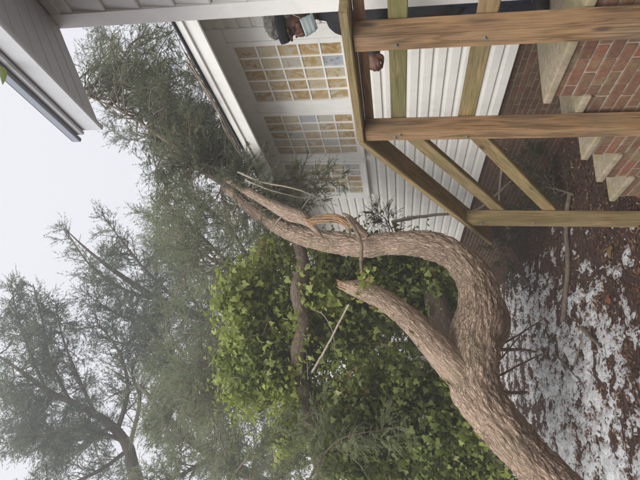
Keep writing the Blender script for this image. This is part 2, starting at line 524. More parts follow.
def inst(name, me, mat, parent, loc, scale=(1, 1, 1), rot=(0, 0, 0)):
    o = link(name, me, mat, parent, loc=tuple(np.array(loc)-np.array(parent.location)-(np.array(parent.parent.location) if parent.parent else 0)))
    o.scale = scale; o.rotation_euler = rot
    return o


# wing: core walls set back behind the boards
WEND = 12.0
link('wall', prism_mesh('wall', [(WX+.002, .66), (WX+.25, .66), (WX+.25, 3.3), (WX+.002, 3.2)], 'y', NY, WEND), M['trim'], house)
WIN_Z0, WIN_Z1 = 2.07, 2.985
wins = [3.126, 4.107, 5.088]
WW = .745
k = 0
while SID0+k*EXPO < 3.16:
    z0 = SID0+k*EXPO
    if z0 < 1.93:
        spans = [(NY+.002, WEND)]
    else:
        spans = [(NY+.002, 2.928), (6.02, WEND)]
    for (ya, yb) in spans:
        inst('siding_board', unit_board, M['siding'], house, (WX, ya, z0+random.uniform(-.001, .001)), (1, yb-ya, 1))
    k += 1
# casing round the window band
ztop_sid = SID0+math.ceil((1.93-SID0)/EXPO)*EXPO
def hb(name, lo, hi, mat='trim', bevel=.004, parent=house): return link(name, box_mesh(name, lo, hi, bevel), M[mat], parent)
hb('header_board', (WX-.022, 2.932, 3.03), (WX+.004, 6.016, 3.215))
hb('window_apron', (WX-.020, 2.932, ztop_sid), (WX+.004, 6.016, 2.005))
for ya, yb in ((2.932, 3.075), (wins[0]+WW+.052, wins[1]-.052), (wins[1]+WW+.052, wins[2]-.052), (wins[2]+WW+.052, 6.016)):
    hb('casing_board', (WX-.026, ya, 2.008), (WX+.004, yb, 3.027))
bm_unit = box_mesh('pane', (-.003, -.5, -.5), (.003, .5, .5))
for y0 in wins:
    bmw = bmesh.new()
    def bx(lo, hi):
        v = [bmw.verts.new((x, y, z)) for x in (lo[0], hi[0]) for y in (lo[1], hi[1]) for z in (lo[2], hi[2])]
        for f in BOXF: bmw.faces.new([v[q] for q in f])
    y1 = y0+WW
    bx((WX-.034, y0-.05, WIN_Z1), (WX-.002, y1+.05, 3.028)); bx((WX-.034, y0-.05, 2.01), (WX-.002, y1+.05, WIN_Z0))
    bx((WX-.033, y0-.05, WIN_Z0), (WX-.002, y0, WIN_Z1)); bx((WX-.033, y1, WIN_Z0), (WX-.002, y1+.05, WIN_Z1))
    dw, dh = WW/5, (WIN_Z1-WIN_Z0)/5
    for q in range(1, 5):
        bx((WX-.024, y0+q*dw-.0085, WIN_Z0), (WX-.004, y0+q*dw+.0085, WIN_Z1))
        bx((WX-.021, y0, WIN_Z0+q*dh-.008), (WX-.005, y1, WIN_Z0+q*dh+.008))
    bmesh.ops.recalc_face_normals(bmw, faces=bmw.faces[:])
    mw = bpy.data.meshes.new('window'); bmw.to_mesh(mw); bmw.free()
    w = link('window', mw, M['trim'], house)
    for a_ in range(5):
        for b_ in range(5):
            p = bpy.data.objects.new('pane', bm_unit)
            if not bm_unit.materials: bm_unit.materials.append(M['glass'])
            COL.objects.link(p); p.parent = w
            p.location = (WX-.011+random.uniform(-.001, .001), y0+(a_+.5)*dw, WIN_Z0+(b_+.5)*dh)
            p.scale = (1, dw-.012, dh-.012); p.rotation_euler = (0, random.uniform(-.012, .012), random.uniform(-.02, .02))
    link('sill', box_mesh('sill', (WX-.06, y0-.07, 1.985), (WX-.004, y1+.07, 2.006), .003), M['trim'], w, loc=(0, 0, 0))
# wing eave
EX, EZ = 2.55, 2.955
sl = (3.205-EZ)/(WX-EX)
link('soffit', prism_mesh('soffit', [(EX+.02, EZ+.012), (WX+.01, 3.205+.012), (WX+.01, 3.225+.012), (EX+.02, EZ+.032)], 'y', NY, WEND+.3), M['soffit'], house)
hb('fascia', (EX-.004, NY+.003, EZ-.004), (EX+.018, WEND+.3, EZ+.155))
hb('fascia', (EX-.022, NY+.003, EZ+.098), (EX-.006, WEND+.3, EZ+.150))
wr = link('roof', prism_mesh('roof', [(EX-.04, EZ+.158), (4.9, EZ+.158+2.41*sl), (4.9, EZ+.18+2.41*sl), (EX-.04, EZ+.168)], 'y', NY, WEND+.35), M['shingle'], house)
# foundation of the wing in brick
BL, BH, MJ = .168, .0465, .0085
unit_brick = box_mesh('brick', (0, 0, 0), (.05, BL, BH), .0035)
wall_brick = box_mesh('brick', (0, 0, 0), (.05, BL, BH), .0035)
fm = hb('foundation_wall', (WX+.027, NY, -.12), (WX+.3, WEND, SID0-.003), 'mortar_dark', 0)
nrow = 13
far = Arr()
for r in range(nrow):
    y = 3.05+(-.5*(BL+MJ) if r % 2 else 0)
    while y < 9.6:
        p_ = (WX+.022+random.uniform(-.002, .003), y, GZ+.018+r*(BH+MJ))
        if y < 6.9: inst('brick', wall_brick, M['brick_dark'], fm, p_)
        else:
            c8 = np.array([(x_, y_, z_) for x_ in (0, .05) for y_ in (0, BL) for z_ in (0, BH)])+np.array(p_)
            far.add(c8, np.array(BOXF))
        y += BL+MJ
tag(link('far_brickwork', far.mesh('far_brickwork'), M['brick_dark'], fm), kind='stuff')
# near block: wall, siding, corner board
ND = 4.2
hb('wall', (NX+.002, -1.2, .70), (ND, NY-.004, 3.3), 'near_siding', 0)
hb('foundation_wall', (NX+.03, -1.2, -.1), (ND, NY-.03, .70), 'mortar', 0)
k = 0
zz = 1.419+1.53-.176*12
while zz+.176*k < 3.25:
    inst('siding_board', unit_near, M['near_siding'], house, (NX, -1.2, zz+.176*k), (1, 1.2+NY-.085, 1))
    k += 1
link('corner_board', prism_mesh('corner_board', [(NX-.026, NY-.083), (NX-.026, NY), (ND, NY), (ND, NY-.02), (NX+.003, NY-.02), (NX+.003, NY-.083)], 'z', .72, 3.262), M['trim'], house)
# near eave: sloping soffit of vented panels, fascia, shingles
fx, fz, wz = 1.157, 2.845, 3.245
ssl = (wz-fz)/(NX-fx)
npan = 7
for q in range(npan):
    ya = -1.2+q*(NY-.02+1.2)/npan; yb = -1.2+(q+1)*(NY-.02+1.2)/npan
    pl = []
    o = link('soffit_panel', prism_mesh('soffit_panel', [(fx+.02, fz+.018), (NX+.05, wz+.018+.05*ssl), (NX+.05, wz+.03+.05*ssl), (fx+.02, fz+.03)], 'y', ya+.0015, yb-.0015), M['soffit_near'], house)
    for rr in range(1, 4):
        yy = ya+rr*(yb-ya)/4
        link('soffit_rib', prism_mesh('soffit_rib', [(fx+.02, fz+.016), (NX+.03, wz+.016+.03*ssl), (NX+.03, wz+.0185+.03*ssl), (fx+.02, fz+.0185)], 'y', yy-.003, yy+.003), M['soffit_near'], house)
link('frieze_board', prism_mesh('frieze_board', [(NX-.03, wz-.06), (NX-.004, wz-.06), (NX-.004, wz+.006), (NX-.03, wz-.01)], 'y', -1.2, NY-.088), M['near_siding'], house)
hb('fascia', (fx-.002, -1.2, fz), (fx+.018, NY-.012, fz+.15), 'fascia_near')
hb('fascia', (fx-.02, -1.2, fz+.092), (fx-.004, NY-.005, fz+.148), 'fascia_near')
link('roof', prism_mesh('roof', [(fx-.012, fz+.1515), (4.6, fz+.152+(4.6-fx)*ssl), (4.6, fz+.19+(4.6-fx)*ssl), (fx-.03, fz+.170)], 'y', -1.2, NY+.03), M['shingle'], house)
hb('drip_edge', (fx-.040, -1.2, fz+.118), (fx-.0215, NY+.02, fz+.156), 'gutter', .003)
link('rake_board', prism_mesh('rake_board', [(fx+.02, fz+.034), (4.6, fz+.034+(4.58-fx)*ssl), (4.6, fz+.148+(4.58-fx)*ssl), (fx+.02, fz+.148)], 'y', NY-.018, NY-.002), M['fascia_near'], house)

# ------------------------------------------------------------------ steps
RISE, RUN, NOSE1, SLAB = .173, .2725, 2.157, .042
SX0, SX1 = 1.602, 2.98
steps = empty('brick_steps', (2.3, 2.4, 0))
tag(steps, 'brick steps with worn concrete treads climbing to the landing', 'steps')
for k in range(5):
    zt = RISE*(5-k)
    yn = NOSE1+k*RUN
    yback = -.9 if k == 0 else yn-RUN-.05
    me = box_mesh('tread', (SX0-.018, yback, zt-SLAB), (SX1, yn, zt), .014, 3)
    link('tread', me, M['concrete'], steps)
    link('brickwork', box_mesh('brickwork', (SX0+.006, -.9 if k == 0 else yn-RUN-.035, GZ-.05), (SX1, yn-.043, zt-SLAB-.001)), M['mortar'], steps)
    ylo = -.2 if k == 0 else None
# side bricks, row by row up to the tread above; the top course under each tread is cut to fit
def under(k): return RISE*(5-k)-SLAB-.004
row = 0
while True:
    z0 = GZ+.006+row*(BH+MJ)
    if z0+.012 > under(0): break
    spans = []; ylast = .45
    for k in range(5):
        hgt = min(BH, under(k)-z0)
        if hgt < .012: continue
        yend = NOSE1+k*RUN-.036
        if spans and abs(spans[-1][2]-hgt) < 1e-6: spans[-1][1] = yend
        else: spans.append([ylast, yend, hgt])
        ylast = yend
    for (ya, yb, hgt) in spans:
        y = .55+(-.5*(BL+MJ) if row % 2 else 0)
        while y < yb-.02:
            y0_ = max(y, ya+(MJ if ya > .5 else 0)); y1_ = min(y+BL, yb)
            if y1_-y0_ > .02:
                inst('brick', unit_brick, M['brick'], steps, (SX0+random.uniform(-.003, .003), y0_, z0), (1, (y1_-y0_)/BL, hgt/BH), (0, 0, random.uniform(-.008, .008)))
            y += BL+MJ
    row += 1

# ------------------------------------------------------------------ railing
rail = empty('stair_railing', (1.53, 2.5, 0))
tag(rail, 'weathered green-stained timber railing along the brick steps', 'railing')
PX = 1.49


def board(name, a, b, w, t, mat, upv=(0, 0, 1), bevel=.004, ea=0, eb=0):
    """timber from a to b: t across the side, w along up; local X is its length. ea/eb shear the ends (plumb cuts)"""
    a = Vector(a); b = Vector(b); x = (b-a).normalized(); u = Vector(upv); yv = u.cross(x).normalized(); zv = x.cross(yv)
    L = (b-a).length
    bm = bmesh.new()
    vs_ = []
    for X in (0, L):
        for Y in (-t/2, t/2):
            for Z in (-w/2, w/2):
                vs_.append(bm.verts.new((X+(ea if X == 0 else eb)*Z, Y, Z)))
    for f in BOXF: bm.faces.new([vs_[q] for q in f])
    bmesh.ops.recalc_face_normals(bm, faces=bm.faces[:])
    bmesh.ops.bevel(bm, geom=bm.edges[:], offset=bevel, segments=2, affect='EDGES')
    me = bpy.data.meshes.new(name); bm.to_mesh(me); bm.free()
    o = link(name, me, M[mat], rail, loc=(0, 0, 0))
    o.matrix_local = Matrix.Translation(a-Vector(rail.location)) @ Matrix((x, yv, zv)).transposed().to_4x4()
    return o


S4 = .089
CAPB = 1.752
posts = [(1.546, CAPB-.002), (2.222, CAPB-.004), (3.375, 1.098)]
for (py_, pz) in posts:
    board('post', (PX+S4/2, py_+S4/2, GZ-.05), (PX+S4/2, py_+S4/2, pz), S4, S4, 'wood' if py_ < 3 else 'wood_mossy', (0, 1, 0), .005)
slope = -.612
ang = math.atan(slope)
# flat cap on the landing and down the flight
y2 = posts[1][0]+S4*.75
board('cap_rail', (PX-.018+.07, 1.40, CAPB+.019), (PX-.018+.07, y2+.01, CAPB+.019), .038, .14, 'wood_mossy', eb=-.3)
ye = 3.80
c0 = Vector((PX-.018+.07, y2+.012, CAPB+.019)); c1 = Vector((PX-.018+.07, ye, CAPB+.019+slope*(ye-y2)))
board('cap_rail', c0, c1, .038, .14, 'wood_mossy', ea=.3, eb=-math.tan(ang))
# rails on the inner face of the posts
RX = PX+S4+.022
for (zc, mat) in ((1.570, 'wood_green'), (1.218, 'wood_mossy')):
    ytop = 2.29
    board('rail', (RX, 1.37, zc), (RX, ytop, zc), .080, .038, mat)
    board('rail', (RX, ytop+.03, zc-.008), (RX, 3.44, zc-.008+slope*1.04*(3.44-ytop)), .084, .038, 'wood_mossy', ea=math.tan(ang), eb=-.0)
# narrow rail under the landing cap
board('rail', (RX, 1.42, CAPB-.026), (RX, 2.30, CAPB-.026), .044, .038, 'wood')
# bolts
for (yy, zz_) in ((1.60, 1.575), (1.585, 1.23), (2.275, 1.585), (2.25, 1.56), (2.28, 1.215), (3.42, .98), (3.41, .62)):
    bmq = bmesh.new(); bmesh.ops.create_cone(bmq, cap_ends=True, segments=10, radius1=.009, radius2=.006, depth=.012)
    me = bpy.data.meshes.new('bolt'); bmq.to_mesh(me); bmq.free()
    o = link('bolt', me, M['metal'], rail, loc=tuple(np.array((PX-.004, yy, zz_))-np.array(rail.location)))
    o.rotation_euler = (0, -math.pi/2, 0)


# ------------------------------------------------------------------ bark-skinned limbs
def bark_tube(name, ctrl, mat, parent=None, k=72, step=.012, amp=.010, seed=0, knob=.045, cap_end=False):
    """ctrl rows: x,y,z,radius"""
    ctrl = np.asarray(ctrl, float)
    L = np.linalg.norm(np.diff(ctrl[:, :3], axis=0), axis=1).sum()
    n = max(8, int(L/step))
    S = spline(ctrl, n); P = S[:, :3]; r = np.clip(S[:, 3], .004, None)
    V, Fq = tube_arrays(P, r, k)
    s = np.concatenate([[0], np.cumsum(np.linalg.norm(np.diff(P, axis=0), axis=1))])
    th = np.arange(k)*2*np.pi/k
    rr = np.maximum(r, .03)
    B3 = np.stack([np.cos(th)[None]*rr[:, None], np.sin(th)[None]*rr[:, None], np.broadcast_to(s[:, None], (n, k))], -1).reshape(-1, 3)+seed*3.7
    q = B3*np.array([1, 1, .17])
    warp = .012*fbm(B3*9, 2)[:, None]*np.array([1, 1, 0])
    rid = 1-np.abs(noise3((q*np.array([1, 1, 1.5])+warp)*34))*2.0
    rid2 = 1-np.abs(noise3((B3*np.array([1, 1, .3])+warp)*62+4))*1.8
    plate = noise3(B3*np.array([1, 1, .45])*24+9)
    lump = fbm(B3*3.1+2, 3)
    scale = np.repeat(np.clip(r/.12, .25, 1.15), k)
    disp = -amp*np.clip(1.15-rid*0-np.abs(1-rid)*0, 0, 0)-amp*1.1*np.clip(rid-.35, 0, 1)-amp*.55*np.clip(rid2-.4, 0, 1)+amp*.5*plate
    ctr = np.repeat(P, k, 0); nrm = norm(V-ctr)
    V = V+nrm*(disp*scale+knob*lump*np.repeat(r, k)/.15*.5)[:, None]
    me = mesh_arrays(name, V, Fq, smooth=True)
    at_ = me.attributes.new('bark', 'FLOAT_VECTOR', 'POINT'); at_.data.foreach_set('vector', B3.astype(np.float32).ravel())
    return link(name, me, M[mat], parent)


def px_path(rows):
    """rows of px,py,depth,half-width in reference pixels -> x,y,z,r"""
    return [(*at(a, b, d), w*d/F_PX) for (a, b, d, w) in rows]


# ------------------------------------------------------------------ foliage machinery
def leaflets(A, B, per, ln, wd, droop=.15, spread=.75, rnd0=None):
    """narrow diamonds set along twigs A->B (n,3): conifer sprays"""
    n = len(A); D = norm(B-A)
    t = rng.random((n, per)); base = A[:, None]+(B-A)[:, None]*t[..., None]
    rv = rng.normal(size=(n, per, 3)); rv -= D[:, None]*(rv*D[:, None]).sum(-1, keepdims=True); rv = norm(rv)
    rv[..., 2] *= .45                                       # sprays lie rather flat
    dr = norm(D[:, None]*.8+rv*spread+np.array([0, 0, -droop]))
    l = ln*rng.uniform(.5, 1.3, (n, per))*(1.1-.6*t)
    tip = base+dr*l[..., None]
    sd_ = norm(np.cross(dr, rng.normal(size=(n, per, 3))))*(wd*rng.uniform(.6, 1.3, (n, per)))[..., None]
    V = np.stack([base+sd_, tip, base-sd_], 2).reshape(-1, 3)
    r = (rng.random(n) if rnd0 is None else rnd0)[:, None]*.65+rng.random((n, per))*.35
    return V, np.arange(len(V)).reshape(-1, 3), np.repeat(r.ravel(), 3)


def curve_pts(a, b, sag, n=6, jit=.05):
    a = np.asarray(a, float); b = np.asarray(b, float); L = np.linalg.norm(b-a)
    t = np.linspace(0, 1, n)[:, None]
    j = rng.normal(size=(n, 3))*jit*L; j[0] = 0; j[-1] *= .3
    return a+(b-a)*t+np.array([0, 0, 1])*sag*L*(4*t*(1-t))+j


def sprayed_limb(wood, fol, P, r0_, nsec, seclen, ntw, twlen, per, ln, wd, t0=.15, upb=.15, droop=.15, k=5, side=None):
    """a limb polyline with secondary branches, twigs and sprays"""
    P = spline(P, 14); n = len(P)
    wood.tube(P, np.linspace(r0_, max(.003, r0_*.2), n), k)
    TA = []; TB = []
    for q in range(nsec):
        t = t0+(1-t0)*(q+random.random())/nsec
        f = t*(n-1); i = min(int(f), n-2); b = P[i]+(P[i+1]-P[i])*(f-i); T = norm(P[i+1]-P[i])
        dv = rng.normal(size=3); dv -= T*(dv@T); dv = norm(dv); dv[2] = dv[2]*.6+upb
        dv = norm(T*.65+dv)
        sl_ = seclen*(1.15-.75*t)*random.uniform(.6, 1.3)
        e = b+dv*sl_
        S = curve_pts(b, e, random.uniform(-.02, .10), 5, .04)
        wood.tube(S, np.linspace(max(.003, r0_*.28), .0018, 5), 3)
        tt = rng.random(ntw)**.8; idx = np.minimum((tt*4).astype(int), 3); fr = (tt*4-idx)[:, None]
        A = S[idx]+(S[idx+1]-S[idx])*fr; Dn = norm(S[idx+1]-S[idx])
        rv = rng.normal(size=(ntw, 3)); rv -= Dn*(rv*Dn).sum(1, keepdims=True); rv = norm(rv); rv[:, 2] *= .6
        dd = norm(Dn*.8+rv*.8+np.array([0, 0, upb*.6-droop*.5]))
        TA.append(A); TB.append(A+dd*(twlen*rng.uniform(.5, 1.3, ntw))[:, None])
    TA = np.vstack(TA); TB = np.vstack(TB)
    fol.add(*leaflets(TA, TB, per, ln, wd, droop))
    return TA, TB


def in_poly(poly, n):
    poly = np.asarray(poly, float); out = []
    lo = poly.min(0); hi = poly.max(0)
    while len(out) < n:
        p = lo+rng.random(2)*(hi-lo); c_ = False; j = len(poly)-1
        for i in range(len(poly)):
            if (poly[i, 1] > p[1]) != (poly[j, 1] > p[1]) and p[0] < (poly[j, 0]-poly[i, 0])*(p[1]-poly[i, 1])/(poly[j, 1]-poly[i, 1])+poly[i, 0]: c_ = not c_
            j = i
        if c_: out.append(p)
    return np.array(out)


def tree_obj(name, label, cat, base, wood, fol, fmat, wmat='twig', group=None, fname='crown'):
    e = empty(name, tuple(base)); tag(e, label, cat, group)
    if wood is not None and wood.n: link('branches', wood.mesh('branches', True), M[wmat], e)
    if fol is not None and fol.n: link(fname, fol.mesh(fname), M[fmat], e)
    return e


# ------------------------------------------------------------------ the fallen tree
T1 = px_path([(650, 566, 2.75, 25), (598, 522, 2.8, 24), (550, 480, 2.9, 23.5), (508, 435, 3.0, 24), (476, 389, 3.15, 26), (473, 346, 3.25, 26), (479, 311, 3.32, 23),
              (476, 282, 3.42, 19), (456, 257, 3.55, 16), (426, 245, 3.7, 14.5), (392, 243, 3.85, 12.5), (362, 246, 4.0, 12), (335, 243, 4.2, 11.5), (306, 237, 4.45, 10), (284, 229, 4.75, 8.5), (255, 212, 5.0, 6.5), (225, 185, 5.15, 5)])
tb = np.array(T1[0][:3]); rootp = (tb[0]-.75, tb[1]-.05, .02, .27)
T1 = [(tb[0]-1.0, tb[1]-.05, -.12, .34), rootp]+T1
ft = empty('fallen_tree', (tb[0]-.8, tb[1], 0))
tag(ft, 'large evergreen fallen towards the house, its bare trunk forking low down', 'tree')
trunk = bark_tube('trunk', T1, 'bark', ft, k=130, step=.009, amp=.015, seed=1)
L2 = px_path([(488, 398, 3.24, 10), (474, 383, 3.22, 18), (455, 366, 3.17, 18), (432, 343, 3.2, 14.5), (410, 320, 3.25, 12.5), (390, 304, 3.3, 11.2), (372, 294, 3.36, 10.2), (360, 289.5, 3.4, 9), (350, 287, 3.43, 7), (343, 285, 3.445, 4.5), (338, 283, 3.46, 1.5)])
limb2 = bark_tube('broken_limb', L2, 'bark', ft, k=80, step=.008, amp=.009, seed=2)
# swelling on the shaded side of the fork
bark_tube('burl', px_path([(462, 352, 3.42, 8), (482, 340, 3.42, 17), (491, 325, 3.46, 19), (489, 305, 3.5, 16), (474, 288, 3.55, 6)]), 'bark', ft, k=60, amp=.008, seed=5)
# second limb torn away above the bend
TL = px_path([(323, 238, 4.12, .6), (318, 232, 4.13, 2.4), (310, 224, 4.15, 4.4), (302, 218, 4.2, 6.8), (290, 214, 4.3, 7.2), (274, 206, 4.5, 5.6), (256, 196, 4.8, 4.6), (225, 178, 5.1, 3.6)])
bark_tube('torn_limb', TL, 'bark', ft, k=56, step=.009, amp=.009, seed=3)


def splinters(name, path, width, nn, parent, seed):
    """a bundle of long raw slivers along a path"""
    A = Arr(); Pm = spline(np.array(path), 12)
    for q in range(nn):
        o = rng.normal(size=3)*width*.45; a = random.uniform(0, .35); b = random.uniform(.55, 1)
        ii = np.linspace(a*11, b*11, 8); S = np.array([np.interp(ii, range(12), Pm[:, c_]) for c_ in range(3)]).T+o
        S += rng.normal(size=S.shape)*width*.05
        rad = np.interp(np.linspace(0, 1, 8), [0, .15, .7, 1], [.3, 1, .8, .05])*width*random.uniform(.10, .30)
        A.tube(S, rad, 5)
    return link(name, A.mesh(name), M['splinter'], parent)


splinters('splintered_wood', [at(306, 220, 4.1), at(322, 218, 4.05), at(337, 218, 4.0), at(347, 224, 3.97), at(353, 233, 3.95)], .036, 34, ft, 1)
splinters('splintered_wood', [at(352, 287, 3.40), at(344, 285, 3.43), at(335, 281, 3.46)], .03, 14, ft, 3)
splinters('splintered_wood', [at(303, 219, 4.16), at(312, 222, 4.1), at(321, 221, 4.08)], .03, 12, ft, 2)
bark_tube('bark_flap', px_path([(343, 213, 4.0, .8), (350, 218, 3.95, 2.6), (358, 227, 3.9, 3.4), (368, 236, 3.88, 2.6)]), 'bark', ft, k=30, amp=.007, seed=6)
bark_tube('torn_strip', px_path([(346, 217, 3.92, 1.2), (355, 229, 3.83, 2.0), (361, 245, 3.8, 2.0), (361, 264, 3.8, 1.7), (363, 282, 3.79, 1.2)]), 'bark', ft, k=20, amp=.004, seed=7)
# its crown, resting on the wing roof
wood = Arr(); fol = Arr()
main = [at(255, 212, 5.0), at(225, 185, 5.15), at(205, 167, 5.2), at(165, 140, 5.35), at(125, 113, 5.5), at(78, 92, 5.7)]
sprayed_limb(wood, fol, main, .038, 12, .55, 12, .20, 34, .032, .0026, .3, .1)
fork2 = [at(225, 185, 5.15), at(200, 170, 5.15), at(180, 158, 5.2), at(165, 151, 5.25)]
wood.tube(spline(fork2, 10), np.linspace(.03, .014, 10), 6)
polyD = [(88, 30), (165, 16), (200, 55), (232, 105), (262, 158), (268, 175), (330, 165), (335, 195), (290, 235), (230, 245), (180, 235), (166, 222), (160, 200), (163, 172), (150, 130), (118, 88), (100, 60)]
anchors = np.vstack([spline(np.array(main), 24)])
tg = np.vstack([in_poly(polyD, 84), in_poly([(150, 15), (190, 15), (235, 98), (266, 155), (225, 165), (185, 110), (150, 60)], 40)])
for (a_, b_) in tg:
    edge_ = a_ < 140
    dd = random.uniform(4.75, 6.6) if a_ < 250 else random.uniform(4.6, 5.4)
    e = at(a_, b_, dd)
    if e[0] > EX-.05: e[2] = max(e[2], EZ+.25+(e[0]-EX)*sl)
    i = np.argmin(np.linalg.norm(anchors-e, axis=1)+rng.random(len(anchors))*.8)
    s0 = anchors[i]
    v = e-s0; Lv = np.linalg.norm(v)
    if Lv > 1.3: s0 = e-v/Lv*1.3*random.uniform(.7, 1)
    sprayed_limb(wood, fol, curve_pts(s0, e, random.uniform(0, .1)), .013, 8, .36, 10, .15, 36 if not edge_ else 20, .030, .0025, .1, .05, .3, 4)
link('branches', wood.mesh('branches', True), M['twig'], ft)
link('crown', fol.mesh('crown'), M['cedar'], ft)

# other stems lying in the ivy
def log_thing(name, label, rows, mat='bark_dark', seed=9, amp=.008):
    c_ = px_path(rows); e = empty(name, (c_[0][0], c_[0][1], 0)); tag(e, label, 'branch')
    bark_tube('stem', c_, mat, e, k=48, step=.014, amp=amp, seed=seed)
    return e


log_thing('ivy_hung_stem', 'brown barked stem crossing level behind the bright ivy', [(292, 225, 4.95, 5), (303, 262, 4.66, 6.5), (298, 292, 4.54, 7.5), (304, 325, 4.52, 6.5), (298, 352, 4.58, 7.5), (305, 390, 4.85, 8), (325, 470, 5.2, 11), (345, 540, 5.1, 12)], seed=11)
log_thing('old_stem', 'thick brown stem low at the edge of the dark ivy', [(412, 420, 4.9, 9), (408, 452, 4.7, 12), (404, 480, 4.5, 15), (400, 520, 4.3, 17)], 'bark', 12)
log_thing('rotten_log', 'reddish brown log in shade behind the forked trunk', [(425, 255, 5.4, 9), (432, 285, 5.1, 11), (440, 315, 4.9, 12), (450, 345, 4.7, 12), (470, 390, 4.5, 11)], 'bark_dark', 13)


# ------------------------------------------------------------------ standing trees behind
def bg_tree(name, label, trunk_rows, limbs, poly, nfill, drange, fmat, spray=(.070, .0062), seed=1, reach=2.8, tr_mat='bark_dark'):
    tr = trunk_rows
    w = Arr(); f_ = Arr()
    tp = spline(np.array(tr)[:, :3], 40)
    e = empty(name, (tr[0][0], tr[0][1], 0)); tag(e, label, 'tree', 'evergreens standing beyond the fallen tree')
    bark_tube('trunk', tr, tr_mat, e, k=28, step=.05, amp=.012, seed=seed)
    anch = [tp[8:]]
    for lr in limbs:
        pts = [at(q[0], q[1], q[2]*BGS) for q in lr[:-1]]; rad = lr[-1]*BGS*.9
        sprayed_limb(w, f_, pts, rad, 30, .85, 11, .30, 21, spray[0], spray[1], .12, .35, .12)
        anch.append(spline(np.array(pts), 14))
    anch = np.vstack(anch)
    for (a_, b_) in in_poly(poly, int(nfill*1.5)) if nfill else []:
        q = at(a_, b_, random.uniform(*drange)*BGS)
        i = np.argmin(np.linalg.norm(anch-q, axis=1)+rng.random(len(anch))*1.2)
        s0 = anch[i]; v = q-s0; Lv = np.linalg.norm(v)
        if Lv > reach: s0 = q-v/Lv*reach*random.uniform(.6, 1)
        sprayed_limb(w, f_, curve_pts(s0, q, random.uniform(-.02, .1)), .022, 11, .62, 9, .27, 19, spray[0], spray[1], .1, .2, .2, 4)
    link('branches', w.mesh('branches', True), M['twig'], e)
    link('crown', f_.mesh('crown'), M[fmat], e)
    return e


BGS = 1.3


def with_base(rows, base, rb):
    c_ = px_path([(a_, b_, d_*BGS, w_) for (a_, b_, d_, w_) in rows]); base = (base[0]*BGS, base[1]*BGS); rb *= BGS*.55
    c_ = [(x_, y_, z_, r_*.45) for (x_, y_, z_, r_) in c_]
    return [(base[0], base[1], -.1, rb*1.15), (base[0]+.3*(c_[0][0]-base[0]), base[1], c_[0][2]*.4, rb)]+c_


# leaning tree at the far left, trunk bending over
bg_tree('leaning_evergreen', 'leaning evergreen with a thick bare trunk bending across the pale sky',
        with_base([(150, 510, 9.2, 17), (136, 478, 9.2, 15), (126, 443, 9.2, 12), (104, 420, 9.3, 9), (78, 405, 9.4, 7), (50, 392, 9.5, 6), (22, 372, 9.7, 4), (-10, 350, 9.9, 2)], (-5.2, 9.6), .42),
        [[(122, 440, 9.2), (95, 432, 9.0), (60, 430, 8.8), (20, 445, 8.6), .05], [(116, 435, 9.2), (128, 390, 9.4), (118, 350, 9.6), (95, 320, 9.8), .06],
         [(70, 402, 9.4), (50, 360, 9.5), (42, 320, 9.7), (33, 284, 9.9), .045], [(96, 416, 9.3), (75, 370, 9.5), (62, 335, 9.7), (55, 300, 9.8), .045],
         [(45, 388, 9.5), (25, 340, 9.6), (16, 310, 9.6), (11, 286, 9.6), .035], [(128, 450, 9.2), (100, 470, 8.9), (55, 490, 8.5), (10, 500, 8.2), .05],
         [(110, 428, 9.3), (75, 440, 9.4), (40, 420, 9.6), (0, 380, 9.8), .04], [(130, 445, 9.2), (140, 400, 9.1), (132, 370, 9.2), (150, 335, 9.4), .05]],
        [(0, 300), (40, 295), (70, 320), (95, 370), (120, 420), (135, 480), (0, 480)], 52, (8.4, 11), 'hemlock', seed=21)
# several-stemmed evergreen in the middle
bg_tree('spired_evergreen', 'tall evergreen with several feathery upright tips against the sky',
        with_base([(330, 330, 9.8, 14), (260, 325, 9.9, 12), (205, 318, 10, 10), (160, 300, 10.1, 8), (120, 275, 10.2, 5.5), (90, 252, 10.3, 3), (66, 230, 10.4, 1)], (2.2, 9.7), .32),
        [[(160, 300, 10.1), (125, 290, 10.0), (90, 265, 10.0), (63, 226, 10.1), .05], [(190, 312, 10), (150, 275, 9.9), (125, 245, 9.9), (103, 216, 10), .05],
         [(205, 318, 10), (175, 270, 9.8), (162, 240, 9.7), (150, 210, 9.7), .045], [(180, 305, 10), (140, 320, 10.3), (110, 310, 10.4), (84, 292, 10.4), .045],
         [(230, 322, 9.9), (200, 280, 9.6), (190, 255, 9.5), (180, 232, 9.5), .04], [(210, 320, 10), (170, 345, 10.2), (130, 345, 10.3), (95, 335, 10.5), .05]],
        [(92, 262), (112, 250), (150, 232), (200, 236), (250, 255), (240, 330), (225, 390), (150, 385), (110, 330)], 52, (9, 11.2), 'hemlock', seed=22)
# darker tree lower left, nearer
bg_tree('drooping_evergreen', 'grey-green evergreen with drooping sprays below the leaning trunk',
        with_base([(300, 500, 8.4, 15), (240, 470, 8.3, 13), (190, 440, 8.2, 10), (160, 410, 8.2, 7), (140, 385, 8.2, 3)], (-1.2, 8.3), .3),
        [[(215, 455, 8.3), (190, 470, 8), (165, 482, 7.8), (140, 490, 7.6), .05], [(200, 445, 8.2), (195, 410, 8), (180, 375, 7.9), (170, 350, 7.8), .05],
         [(240, 470, 8.3), (235, 430, 8.0), (222, 395, 7.8), (208, 365, 7.7), .045]],
        [(150, 370), (230, 340), (270, 400), (300, 480), (150, 480), (140, 430)], 42, (7, 9.5), 'cedar_grey', seed=23)
